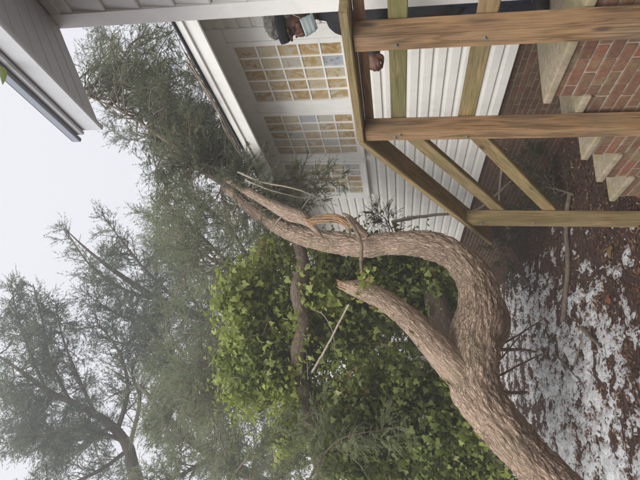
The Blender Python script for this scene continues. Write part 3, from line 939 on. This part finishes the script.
# behind the roof, far right of the crown
bg_tree('distant_evergreen', 'pale distant evergreen showing above the roof behind the fallen crown',
        with_base([(330, 120, 14, 12), (230, 110, 14, 10), (160, 100, 14.2, 6), (110, 80, 14.4, 3), (85, 60, 14.5, 1)], (9.5, 11.5), .35),
        [[(180, 104, 14), (140, 70, 13.8), (110, 40, 13.6), (95, 20, 13.6), .06], [(200, 108, 14), (160, 130, 13.8), (130, 140, 13.8), (108, 128, 13.8), .06]],
        [(75, 40), (110, 25), (200, 20), (240, 100), (260, 180), (180, 170), (120, 110), (95, 75)], 26, (12.5, 15.5), 'hemlock', seed=24, spray=(.085, .008))
bg_tree('feathery_evergreen', 'soft grey-green evergreen filling the gap between roof crown and ivy',
        with_base([(330, 300, 5.6, 7), (280, 290, 5.6, 6), (240, 275, 5.6, 5), (205, 255, 5.7, 3), (180, 235, 5.8, 1.5)], (.15, 5.6), .12),
        [[(240, 275, 5.6), (215, 250, 5.5), (190, 225, 5.4), (168, 205, 5.4), .03], [(260, 282, 5.6), (235, 235, 5.4), (215, 215, 5.3), (195, 200, 5.3), .03], [(270, 286, 5.6), (240, 330, 5.6), (215, 360, 5.7), (190, 380, 5.8), .03]],
        [(168, 180), (230, 190), (300, 215), (300, 250), (245, 262), (225, 330), (235, 400), (240, 470), (200, 470), (180, 380), (165, 300), (158, 225)], 40, (4.9, 6.9), 'cedar_grey', seed=26, spray=(.045, .0038), reach=1.6)
# dense low growth that closes the view under the trees
bg_tree('thicket_evergreen', 'dense dark evergreen thicket closing the view behind the ivy',
        with_base([(430, 350, 8.2, 9), (380, 345, 8.2, 8), (320, 335, 8.2, 6), (270, 325, 8.3, 4), (235, 310, 8.4, 2)], (.55, 8.2), .16),
        [[(350, 340, 8.2), (320, 290, 8), (290, 260, 7.9), (260, 245, 7.8), .035], [(370, 342, 8.2), (330, 400, 8), (290, 440, 7.9), (250, 460, 7.9), .035]],
        [(230, 250), (330, 240), (430, 262), (470, 300), (500, 480), (250, 480), (225, 360)], 48, (6.6, 9), 'cedar', seed=25)


# ------------------------------------------------------------------ ivy
IV = np.array([(0, 0), (.26, -.22), (.50, -.05), (.34, .25), (.42, .55), (.18, .62), (0, 1.0), (-.18, .62), (-.42, .55), (-.34, .25), (-.50, -.05), (-.26, -.22)])


def ivy_leaves(Pc, Nn, size):
    """lobed leaves: 4 quads each, folded along the midrib"""
    n = len(Pc); Nn = norm(Nn)
    hang = norm(np.array([0, 0, -1.])+.75*rng.normal(size=(n, 3)))
    Y = norm(hang-Nn*(hang*Nn).sum(1, keepdims=True)); X = np.cross(Y, Nn)
    sz = size*(.4+1.15*rng.random(n)**1.4)
    pts = np.array([(0, .08, .0), (.30, -.08, -.05), (.50, .28, -.10), (.24, .56, -.03), (0, 1.0, -.10), (-.24, .56, -.03), (-.50, .28, -.10), (-.30, -.08, -.05), (0, .42, .07)])
    V = Pc[:, None]+sz[:, None, None]*(pts[None, :, 0:1]*X[:, None]+pts[None, :, 1:2]*Y[:, None]+pts[None, :, 2:3]*Nn[:, None])
    q = np.array([(0, 1, 2, 8), (8, 2, 3, 4), (8, 4, 5, 6), (0, 8, 6, 7)])
    Fq = (np.arange(n)[:, None, None]*9+q[None]).reshape(-1, 4)
    return V.reshape(-1, 3), Fq, np.repeat(rng.random(n), 9)


def ivy_mound(name, label, blobs, dens, size, mat, vines=8):
    f_ = Arr(); w = Arr(); allp = []
    for (a_, b_, d_, rx, ry, rz) in blobs:
        c_ = at(a_, b_, d_); n_ = int(dens*(rx*ry+ry*rz+rx*rz))
        dr = rng.normal(size=(n_, 3)); dr[:, 2] -= .25*rng.random(n_)**4*4
        Pp = c_+dr*np.array([rx, ry, rz])*.62
        Pp += .10*np.stack([fbm(Pp*4.5+9*q_, 3) for q_ in range(3)], 1)
        ok = Pp[:, 2] > GZ+.02
        nn = norm(norm(dr)*.45+norm(rng.normal(size=(n_, 3)))*.6+np.array([-.1, -.15, .4]))
        V_, F_, R_ = ivy_leaves(Pp[ok], nn[ok], size*random.uniform(.75, 1.2)); f_.add(V_, F_, np.clip(R_*.75+random.uniform(-.1, .3), 0, 1)); allp.append(Pp[ok])
    allp = np.vstack(allp)
    for q in range(vines):
        a = allp[rng.integers(len(allp))]; b = allp[rng.integers(len(allp))]
        v = b-a; L_ = np.linalg.norm(v); b = a+v*min(1, .9/L_)
        w.tube(curve_pts(a, b, -.1, 9, .04), np.linspace(.007, .003, 9), 5)
    e = empty(name, (blobs[0] and tuple(np.array(at(*blobs[0][:3]))*np.array([1, 1, 0])))); tag(e, label, 'ivy', 'ivy over the thicket')
    link('vines', w.mesh('vines', True), M['twig_pale'], e)
    link('foliage', f_.mesh('foliage'), M[mat], e)
    return e


def clumps(poly, n, drange, rr):
    return [(a_, b_, random.uniform(*drange), random.uniform(*rr)*1.15, random.uniform(*rr), random.uniform(*rr)) for (a_, b_) in in_poly(poly, n)]


ivy_mound('ivy', 'bright yellow-green ivy cascading left of the broken limb',
          clumps([(225, 300), (245, 262), (285, 240), (335, 268), (340, 330), (325, 400), (290, 432), (250, 432), (228, 385)], 58, (4.6, 5.5), (.08, .22)), 6400, .046, 'ivy', 30)
ivy_mound('ivy', 'deep green ivy hanging behind the broken limb stub',
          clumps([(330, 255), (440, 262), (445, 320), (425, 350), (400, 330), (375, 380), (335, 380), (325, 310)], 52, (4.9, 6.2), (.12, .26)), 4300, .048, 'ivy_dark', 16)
ivy_mound('ivy', 'shaded ivy filling the bank below the leaning trunk',
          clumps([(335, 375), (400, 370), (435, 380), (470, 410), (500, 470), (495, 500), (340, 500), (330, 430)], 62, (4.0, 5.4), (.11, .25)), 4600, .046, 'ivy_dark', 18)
# sprigs of ivy climbing the edge of the trunk
tP = spline(np.array(T1), 90)
f_ = Arr()
side = norm(-rt*.9+up*.2-fw*.45)
for i in range(14, 50):
    m_ = random.choice((1, 3, 5, 8)) if i < 33 else random.choice((0, 0, 2))
    if m_:
        b = tP[i, :3]+side*(tP[i, 3]*1.08)
        pp = b+rng.normal(size=(m_, 3))*.04; f_.add(*ivy_leaves(pp, side+rng.normal(size=(m_, 3))*.6, .05))
for (a_, b_) in ((296, 268), (305, 282), (296, 318), (304, 338), (300, 355), (306, 300)):
    pp = at(a_, b_, 4.42)+rng.normal(size=(9, 3))*.045; f_.add(*ivy_leaves(pp, rng.normal(size=(9, 3))*.6+np.array([-.4, -.8, .5]), .055))
ip = np.array(at(365, 281, 3.32))
pp = ip+rng.normal(size=(34, 3))*np.array([.06, .05, .035]); f_.add(*ivy_leaves(pp, rng.normal(size=(34, 3))+np.array([-.3, -.6, .6]), .042))
for i in range(4, 22):
    l2 = spline(np.array(L2), 30)
    if random.random() < .5:
        pp = l2[i, :3]+side*l2[i, 3]*1.05+rng.normal(size=(2, 3))*.02; f_.add(*ivy_leaves(pp, side+rng.normal(size=(2, 3))*.6, .045))
tag(link('ivy_sprigs', f_.mesh('ivy_sprigs'), M['ivy']), 'small ivy sprigs clinging along the edge of the fallen trunk', 'ivy', kind='stuff')

# ------------------------------------------------------------------ torn boughs lying about
def bough(name, label, pts, r_, mat, nsec=12, seclen=.3, ntw=12, twlen=.13, per=34, ln=.030, wd=.0024, group=None, wmat='twig', upb=.05):
    w = Arr(); f_ = Arr()
    sprayed_limb(w, f_, pts, r_, nsec, seclen, ntw, twlen, per, ln, wd, .1, upb, .2)
    return tree_obj(name, label, 'branch', (pts[0][0], pts[0][1], max(0, pts[0][2])), w, f_, mat, wmat, group, 'foliage')


bough('evergreen_bough', 'feathery grey-green bough reaching over the ivy from the picture edge', [at(300, 500, 3.8), at(320, 460, 3.8), at(345, 437, 3.75), at(398, 428, 3.7)], .012, 'cedar_grey', 30, .34)
bough('evergreen_bough', 'grey-green spray hanging beside the bright ivy', [at(225, 490, 4.3), at(250, 455, 4.2), at(285, 432, 4.1), at(325, 405, 4.0)], .012, 'cedar_grey', 28, .4)
bough('evergreen_bough', 'grey-green spray at the lower edge under the bright ivy', [at(250, 520, 4.3), at(280, 475, 4.2), at(300, 455, 4.1), at(335, 440, 4.0)], .012, 'cedar_grey', 26, .4)
bough('evergreen_bough', 'sprig of dark needles against the white siding behind the bend', [at(408, 262, 5.6), at(396, 240, 5.6), at(388, 222, 5.7), at(372, 208, 5.8)], .012, 'dead_needles', 18, .3)
bough('evergreen_bough', 'feathery boughs drooping over the last slag glass window', [at(258, 205, 5.0), at(285, 190, 4.95), at(310, 180, 4.9), at(345, 178, 4.9)], .012, 'cedar', 14, .3)
gA = on_ground(545, 185, .25); gB = on_ground(520, 140, .45)
bough('broken_bough', 'dark broken bough lying against the brick foundation behind the steps', [on_ground(560, 200, .1), on_ground(545, 175, .15), on_ground(530, 150, .3), on_ground(505, 130, .5)], .014, 'dead_needles', 22, .34, upb=.25)
bough('broken_bough', 'tangled dead bough on the ground beyond the last step', [on_ground(575, 195, .06), on_ground(560, 190, .1), on_ground(540, 185, .2), on_ground(515, 178, .3)], .014, 'dead_needles', 20, .32, upb=.2)
bough('broken_bough', 'shadowed bough on the ground behind the end post', [on_ground(520, 262, .1), on_ground(510, 245, .15), on_ground(500, 228, .25), on_ground(490, 210, .35)], .014, 'dead_needles', 18, .36, upb=.2)


bough('broken_bough', 'dark bough fallen between the trunk bend and the brick foundation', [on_ground(530, 285, .1), on_ground(515, 268, .2), on_ground(500, 250, .3), on_ground(488, 232, .4)], .014, 'dead_needles', 24, .4, upb=.2)
bough('broken_bough', 'low dark bough along the foot of the foundation wall', [on_ground(552, 165, .1), on_ground(540, 190, .15), on_ground(528, 215, .2), on_ground(515, 240, .25)], .014, 'dead_needles', 24, .34, upb=.2)


def stick(name, label, pts, r0_, r1_, mat='twig', k=7, group='sticks and twigs'):
    P = spline(np.array(pts), max(10, 5*len(pts))); n = len(P)
    P = P+rng.normal(size=P.shape)*r0_*.12
    V, Fq = tube_arrays(P, np.linspace(r0_, r1_, n), k)
    V = np.vstack([V, P[0], P[-1]]); c0_, c1_ = n*k, n*k+1
    caps = [(c0_, (j+1) % k, j, c0_) for j in range(k)]
    me = mesh_arrays(name, V, Fq, smooth=True)
    o = link(name, me, M[mat]); tag(o, label, 'stick', group)
    return o


G = on_ground
stick('fallen_stick', 'long thick stick lying on the snow beside the bare mulch', [G(570, 192, .04), G(566, 225, .035), G(568, 262, .03), G(565, 300, .03), G(563, 322, .03)], .022, .026)
stick('fallen_stick', 'short dark stick on the snow near its right edge', [G(582, 328, .05), G(592, 338, .03), G(601, 347, .03)], .022, .012)
stick('fallen_stick', 'curved dark twig across the middle of the snow', [G(556, 355, .03), G(572, 372, .03), G(583, 385, .02), G(592, 405, .03)], .011, .005)
stick('fallen_stick', 'thin twig reaching from the snow towards the short stick', [G(574, 366, .03), G(580, 345, .05), G(583, 330, .05)], .009, .005)
stick('dead_twig', 'straight dead twig sticking out below the trunk fork', [at(484, 356, 3.35), at(520, 334, 3.6), at(545, 318, 3.9)], .010, .004, 'twig')
stick('dead_twig', 'pale dead twig slanting from the trunk over the snow', [at(488, 382, 3.2), at(525, 362, 3.4), at(547, 352, 3.6)], .009, .004, 'twig')
stick('dead_twig', 'stubby dark snag under the trunk fork', [at(480, 350, 3.3), at(522, 350, 3.45), at(535, 352, 3.5)], .014, .008, 'twig')
stick('dead_twig', 'short snag on the trunk just above the snow', [at(494, 391, 3.12), at(521, 393, 3.2), at(527, 392, 3.25)], .014, .007, 'twig')
stick('dead_twig', 'thin twig beside the trunk rising from the snow patch', [at(490, 372, 3.3), at(518, 338, 3.6), at(528, 325, 3.7)], .006, .003, 'twig')
stick('bare_pole', 'grey bare branch leaning low along the white siding', [at(392, 222, 5.4), at(425, 216, 5.5), at(455, 213, 5.6), at(480, 208, 5.7), at(512, 180, 5.8)], .020, .012, 'twig_pale')
stick('bare_pole', 'pale stripped stick lying behind the end post of the railing', [G(505, 150, .6), G(500, 185, .45), G(500, 215, .35), G(512, 232, .2)], .018, .014, 'twig_pale')
stick('vine_stem', 'bare pale vine stem slanting up to the broken limb stub', [at(312, 372, 4.3), at(325, 350, 4.1), at(338, 325, 3.9), at(349, 304, 3.6)], .011, .007, 'twig_pale', group=None)
stick('vine_stem', 'thin vine running down through the bright ivy', [at(300, 260, 4.7), at(303, 310, 4.6), at(306, 340, 4.6), at(308, 380, 4.55)], .007, .004, 'twig_pale', group=None)
stick('vine_stem', 'curling pale vine below the crossing stem', [at(300, 310, 4.6), at(320, 312, 4.5), at(332, 330, 4.45), at(335, 350, 4.4)], .006, .003, 'twig_pale', group=None)
stick('bare_twig', 'long pale arching twig in front of the last window', [at(238, 172, 4.7), at(262, 182, 4.6), at(292, 188, 4.5), at(318, 198, 4.45), at(334, 213, 4.4)], .010, .004, 'twig_pale', group=None)
stick('bare_twig', 'second pale twig crossing under the arching one', [at(245, 180, 4.7), at(270, 190, 4.6), at(298, 197, 4.55), at(312, 197, 4.5)], .008, .003, 'twig_pale', group=None)
stick('bare_twig', 'short upright twig on the torn limb', [at(301, 210, 4.3), at(308, 200, 4.3), at(312, 193, 4.3)], .007, .003, 'twig_pale', group=None)
stick('bare_twig', 'green-grey twig hanging from the torn limb', [at(283, 215, 4.3), at(277, 222, 4.3), at(270, 233, 4.3)], .010, .005, 'twig_pale', group=None)
# dead stems caught along the wing eave
vt = empty('dead_vine', (EX-.05, 2.2, EZ+.2)); tag(vt, 'tangle of dead grey vine caught along the edge of the lower roof', 'vine')
for q in range(16):
    t0 = random.uniform(0, .8); t1 = t0+random.uniform(.15, .4)
    pts = [np.array([EX-.05+random.uniform(-.4, 1)*.04, 2.2+(t0+(t1-t0)*s_)*2.9, EZ+.165+random.uniform(0, 1)*.045]) for s_ in (0, .35, .7, 1)]
    P = spline(np.array(pts), 22); V, Fq = tube_arrays(P, np.linspace(random.uniform(.003, .008), .003, 22), 5)
    link('stem', mesh_arrays('stem', V, Fq, smooth=True), M['twig_pale'], vt)

f_ = Arr()
for (a_, b_) in [(431, 457), (436, 461), (440, 466), (424, 418), (421, 424), (428, 448), (433, 441), (340, 438), (300, 268), (296, 275), (417, 330), (425, 334), (430, 330)]:
    c_ = at(a_, b_, 4.15 if b_ > 400 else 4.6); n_ = 60
    d_ = norm(rng.normal(size=(n_, 3))); P_ = c_+d_*np.array([.018, .018, .012])*(1+.6*rng.random((n_, 1)))
    q_ = norm(rng.normal(size=(n_, 3)))*.010; w_ = norm(np.cross(q_, d_))*.010
    f_.add(np.stack([P_-q_, P_+w_, P_+q_, P_-w_], 1).reshape(-1, 3), np.arange(n_*4).reshape(-1, 4))
tag(link('snow_crumbs', f_.mesh('snow_crumbs'), M['snow']), 'small crumbs of snow caught on the ivy leaves', 'snow', kind='stuff')

# single leaves on the ground
def leaf_obj(label, p, size, ang_, colmat):
    V, Fq, r_ = ivy_leaves(np.array([p]), np.array([[.1, -.2, 1.]]), size)
    o = link('fallen_leaf', mesh_arrays('fallen_leaf', V, Fq, r_), colmat); tag(o, label, 'leaf')
M['rust_leaf'] = m_leaf('rust_leaf', [(0, (.30, .10, .045)), (1, (.34, .13, .06))], .2, .7)
M['tan_leaf'] = m_leaf('tan_leaf', [(0, (.30, .17, .08)), (1, (.36, .22, .11))], .2, .7)
leaf_obj('rust red leaf lying on the bare mulch near the snow', G(609, 297, .05), .085, 0, M['rust_leaf'])
leaf_obj('tan leaf on the snow behind the end post', G(554, 250, .05), .10, 0, M['tan_leaf'])
leaf_obj('green leaf lying alone on the red mulch', G(608, 247, .05), .06, 0, M['ivy'])
leaf_obj('pale leaf by the foot of the steps', G(590, 205, .05), .06, 0, M['tan_leaf'])

# evergreen leaf hanging at the near roof edge
lp = np.array(at(2, 71, 1.75))
a_ = norm(np.array([-.75, .35, -.25])); b_ = norm(np.cross(a_, np.array([-.5, -.8, .1]))); n_ = np.cross(a_, b_)
V = []; Fq = []
for i in range(9):
    t = i/8; w_ = .017*math.sin(math.pi*t**.8)+.0006
    for sg in (-1, 0, 1): V.append(lp+a_*(t*.075-.02)+b_*sg*w_+n_*(abs(sg)*w_*.3-.03*t*t*.5))
    if i:
        for c_ in (0, 1): Fq.append(((i-1)*3+c_, i*3+c_, i*3+c_+1, (i-1)*3+c_+1))
V = np.array(V); Fq = np.array(Fq); r_ = np.full(len(V), .3)
stem = Arr(); stem.tube(curve_pts(lp, lp+np.array([.05, .02, .12]), .1, 6, .02), .003, 5)
hl = empty('hanging_leaf', tuple(lp)); tag(hl, 'dark green leaf hanging in front of the near roof edge', 'leaf')
link('blade', mesh_arrays('blade', V, Fq, r_), M['ivy_dark'], hl); link('stalk', stem.mesh('stalk', True), M['twig'], hl)


# ------------------------------------------------------------------ person on the landing
def blend(name, parts, voxel, smooth=6):
    """union of tapered tubes and ellipsoids fused into one continuous skin"""
    bm = bmesh.new()
    for p in parts:
        if p[0] == 'e':
            _, c_, rad, mat3 = p
            res = bmesh.ops.create_icosphere(bm, subdivisions=3, radius=1)
            mt = Matrix.Translation(Vector(c_)) @ mat3.to_4x4() @ Matrix.Diagonal((*rad, 1))
            bmesh.ops.transform(bm, matrix=mt, verts=res['verts'])
        else:
            _, pts, rad = p
            pts = np.array(pts, float); rad = np.array(rad, float)
            S = spline(np.hstack([pts, rad[:, None]]), 6*len(pts))
            V, Fq = tube_arrays(S[:, :3], S[:, 3], 12)
            vv = [bm.verts.new(v) for v in V]
            for f in Fq: bm.faces.new([vv[q] for q in f])
            for e_, rr_ in ((S[0], S[0, 3]), (S[-1], S[-1, 3])):
                res = bmesh.ops.create_icosphere(bm, subdivisions=2, radius=rr_)
                bmesh.ops.translate(bm, vec=Vector(e_[:3]), verts=res['verts'])
    me = bpy.data.meshes.new(name); bm.to_mesh(me); bm.free()
    o = bpy.data.objects.new(name+'_tmp', me); COL.objects.link(o)
    rm = o.modifiers.new('r', 'REMESH'); rm.mode = 'VOXEL'; rm.voxel_size = voxel
    sm = o.modifiers.new('s', 'SMOOTH'); sm.factor = .5; sm.iterations = smooth
    dg = bpy.context.evaluated_depsgraph_get()
    out = bpy.data.meshes.new_from_object(o.evaluated_get(dg)); out.name = name
    bpy.data.objects.remove(o); bpy.data.meshes.remove(me)
    out.materials.clear(); out.shade_smooth()
    return out


LZ = RISE*5
hc = np.array([2.115, 2.050, 2.175])                     # centre of the head
hf = norm(np.array([-.90, .16, -.40])); hs = norm(np.cross(hf, [0, 0, 1])); hu = np.cross(hs, hf)
HM = Matrix((hs, hf, hu)).transposed()                  # columns: right, forward, up
def H(x, y, z_): return hc+hs*x+hf*y+hu*z_
I3 = Matrix.Identity(3)
neck = np.array([2.185, 2.045, 2.03]); chest = np.array([2.19, 2.02, 1.80]); belly = np.array([2.18, 1.99, 1.55]); pelvis = np.array([2.17, 1.965, 1.40])
bf = norm(np.array([-.97, .2, 0])); bs = norm(np.cross(bf, [0, 0, 1]))     # body forward, body right
shR = chest+bs*.165+np.array([0, 0, .10]); shL = chest-bs*.165+np.array([0, 0, .10])
handL = np.array([1.80, 2.03, 1.703])
elL = shL+np.array([.02, -.06, -.24]); wrL = handL+np.array([.062, -.018, .006])
elR = shR+np.array([.03, .05, -.25]); wrR = elR+bf*.20+np.array([0, 0, -.06]); handR = wrR+bf*.05
hipR = pelvis+bs*.09; hipL = pelvis-bs*.09
knR = hipR+bf*.06+np.array([0, 0, -.27]); knL = hipL+bf*.05+np.array([0, 0, -.27])
anR = np.array([*(hipR+bf*.05)[:2], LZ+.07]); anL = np.array([*(hipL+bf*.05)[:2], LZ+.07])


def hand_parts(wr, hd, fwd, sidev, out=1):
    fwd = norm(fwd); pn = norm(np.cross(fwd, sidev)); sidev = norm(np.cross(pn, fwd))
    P_ = [('t', [wr, hd-fwd*.01], [.022, .027])]
    for q in range(4):
        o = sidev*(-.030+.0195*q); b = hd+fwd*(.014, .019, .016, .008)[q]+o
        l_ = (.028, .032, .030, .024)[q]
        P_.append(('t', [b, b+fwd*l_*.75+pn*.006, b+fwd*l_*.9+pn*.032, b+fwd*.008+pn*.042], [.0088, .0086, .0080, .0072]))
    b = hd-sidev*.028-fwd*.015
    P_.append(('t', [b, b-sidev*.018+pn*.012+fwd*.01, b-sidev*.008+pn*.035+fwd*.03], [.012, .0108, .009]))
    P_.append(('e', hd, (.034, .036, .018), Matrix((sidev, fwd, pn)).transposed()))
    return P_


skin = [('e', H(0, -.012, .030), (.074, .093, .092), HM), ('e', H(0, .028, -.035), (.060, .066, .080), HM), ('e', H(0, .05, -.085), (.036, .036, .026), HM),
        ('e', H(0, .096, -.020), (.014, .022, .026), HM), ('e', H(0, .106, -.034), (.019, .016, .014), HM), ('e', H(0, .076, .034), (.055, .020, .014), HM),
        ('e', H(.037, .072, -.028), (.024, .020, .020), HM), ('e', H(-.037, .072, -.028), (.024, .020, .020), HM),
        ('e', H(0, .086, -.072), (.026, .014, .016), HM),
        ('e', H(.076, -.012, -.012), (.009, .022, .033), HM), ('e', H(-.076, -.012, -.012), (.009, .022, .033), HM),
        ('t', [H(0, -.02, -.05), neck, chest+np.array([0, 0, .15])], [.055, .052, .07]),
        ('t', [chest+np.array([0, 0, .12]), chest, belly, pelvis], [.10, .125, .115, .12]),
        ('t', [chest+np.array([0, 0, .1]), shR, elR, wrR], [.07, .055, .04, .026]), ('t', [chest+np.array([0, 0, .1]), shL, elL, wrL], [.07, .055, .04, .026]),
        ('t', [hipR, knR, anR], [.085, .058, .036]), ('t', [hipL, knL, anL], [.085, .058, .036]),
        ('t', [anR, anR-np.array([0, 0, .03])+bf*.13], [.035, .03]), ('t', [anL, anL-np.array([0, 0, .03])+bf*.13], [.035, .03])]
skin += hand_parts(wrL, handL, handL-wrL, np.array([0, .45, 1.]))
skin += hand_parts(wrR, handR, bf+np.array([0, 0, -.2]), np.array([0, 1., .2]))
person = empty('person', (2.17, 1.965, LZ))
tag(person, 'person in dark clothes with lowered face mask standing on the landing', 'person')
link('body', blend('body', skin, .006, 1), M['skin'], person)
jk = [('t', [neck+np.array([.01, 0, -.03]), chest+np.array([0, 0, .12]), chest, belly, pelvis-np.array([0, 0, .06])], [.072, .125, .155, .150, .155]),
      ('t', [chest+np.array([0, 0, .09]), shR, elR, wrR+(elR-wrR)*.1], [.09, .078, .060, .043]), ('t', [chest+np.array([0, 0, .09]), shL, elL, wrL+(handL-wrL)*.30], [.09, .078, .060, .042]),
      ('t', [neck-bf*.06+np.array([0, 0, .0]), neck-bf*.02+np.array([0, 0, -.03])], [.05, .06])]
link('jacket', blend('jacket', jk, .011, 5), M['jacket'], person)
tr_ = [('t', [pelvis+np.array([0, 0, .05]), pelvis-np.array([0, 0, .05])], [.135, .135]), ('t', [hipR, knR, anR+np.array([0, 0, -.01])], [.122, .105, .088]), ('t', [hipL, knL, anL+np.array([0, 0, -.01])], [.122, .105, .088])]
link('trousers', blend('trousers', tr_, .011, 4), M['trousers'], person)
for an in (anR, anL):
    link('shoe', blend('shoe', [('t', [an+np.array([0, 0, -.012])-bf*.03, an+np.array([0, 0, -.028])+bf*.07, an+np.array([0, 0, -.036])+bf*.16], [.045, .042, .034])], .008, 3), M['shoe'], person)
# hair: cap of tight curls, swept round the band
hp = []
for q in range(260):
    v = norm(rng.normal(size=3)); 
    if v[1] > .35 and v[2] < .55: continue
    if v[2] < -.35 or (v[1] > .62): continue
    hp.append(('e', H(v[0]*.082, -.018+v[1]*.098, .036+v[2]*.100), (.017,)*3, I3))
link('hair', blend('hair', hp+[('e', H(0, -.02, .038), (.078, .094, .092), HM)], .0060, 0), M['hair'], person)
# headband ring, tilted up at the forehead
th = np.linspace(0, 2*np.pi, 41)[:-1]
bn = []
for zz_, sc in ((-.026, .985), (-.010, 1.03), (.010, 1.03), (.026, .985)):
    bn.append([H(.088*sc*math.cos(t), -.012+.104*sc*math.sin(t), .046+zz_+.026*math.sin(t)) for t in th])
bn = np.array(bn); k_ = len(th)
Vb = np.vstack([bn.reshape(-1, 3)]); Fb = []
for a_ in range(3):
    for j_ in range(k_): Fb.append((a_*k_+j_, a_*k_+(j_+1) % k_, (a_+1)*k_+(j_+1) % k_, (a_+1)*k_+j_))
hbm = mesh_arrays('headband', Vb, np.array(Fb), smooth=True)
o = link('headband', hbm, M['band'], person); sdm = o.modifiers.new('s', 'SOLIDIFY'); sdm.thickness = .006; sdm.offset = 1
# surgical mask over mouth and chin, pleated
rows_, cols_ = 13, 17; Vm = []
for a_ in range(rows_):
    v = a_/(rows_-1)
    for b_ in range(cols_):
        u_ = b_/(cols_-1)*2-1
        zz_ = -.044-.078*v
        yy = (.112-.012*v)*(1-.42*abs(u_)**2.2)-.010*abs(u_)+.0016*math.sin(v*3*2*math.pi)-.018*max(0, v-.75)*4*.4
        xx = u_*.070*(1-.12*v)
        Vm.append(H(xx, yy+.010, zz_))
Fm = [(a_*cols_+b_, a_*cols_+b_+1, (a_+1)*cols_+b_+1, (a_+1)*cols_+b_) for a_ in range(rows_-1) for b_ in range(cols_-1)]
o = link('face_mask', mesh_arrays('face_mask', np.array(Vm), np.array(Fm), smooth=True), M['mask'], person)
sdm = o.modifiers.new('s', 'SOLIDIFY'); sdm.thickness = .003; sdm.offset = 1
st = Arr()
for sg in (-1, 1):
    st.tube(np.array([H(sg*.066, .055, -.05), H(sg*.080, .02, -.012), H(sg*.086, -.012, .022), H(sg*.086, -.035, .01)]), .0016, 5)
    st.tube(np.array([H(sg*.062, .045, -.115), H(sg*.078, .01, -.08), H(sg*.084, -.03, -.04), H(sg*.086, -.036, .008)]), .0016, 5)
link('ear_loops', st.mesh('ear_loops', True), M['strap'], person)
# eyes: closed-down lids with dark line, brows
for sg in (-1, 1):
    ey = Arr(); ey.tube(np.array([H(sg*.018, .090, .006), H(sg*.033, .088, .001), H(sg*.048, .076, .005)]), .0035, 6)
    link('eye', ey.mesh('eye', True), M['band'], person)
    ey = Arr(); ey.tube(np.array([H(sg*.015, .098, .030), H(sg*.034, .095, .036), H(sg*.054, .078, .030)]), .0045, 6)
    link('eyebrow', ey.mesh('eyebrow', True), M['band'], person)

# ------------------------------------------------------------------ damp air
hz = bpy.data.materials.new('haze'); hz.use_nodes = True
hz.node_tree.nodes.clear()
ho = hz.node_tree.nodes.new('ShaderNodeOutputMaterial'); pv = hz.node_tree.nodes.new('ShaderNodeVolumePrincipled')
pv.inputs['Color'].default_value = (.95, .965, .985, 1); pv.inputs['Density'].default_value = .0105
pv.inputs['Anisotropy'].default_value = .2
hz.node_tree.links.new(pv.outputs[0], ho.inputs['Volume'])
hzo = link('haze', box_mesh('haze', (-320, -70, -1.6), (320, 520, 18.0)), hz)
tag(hzo, 'thin grey damp haze in the air over the whole yard', 'haze', kind='stuff')
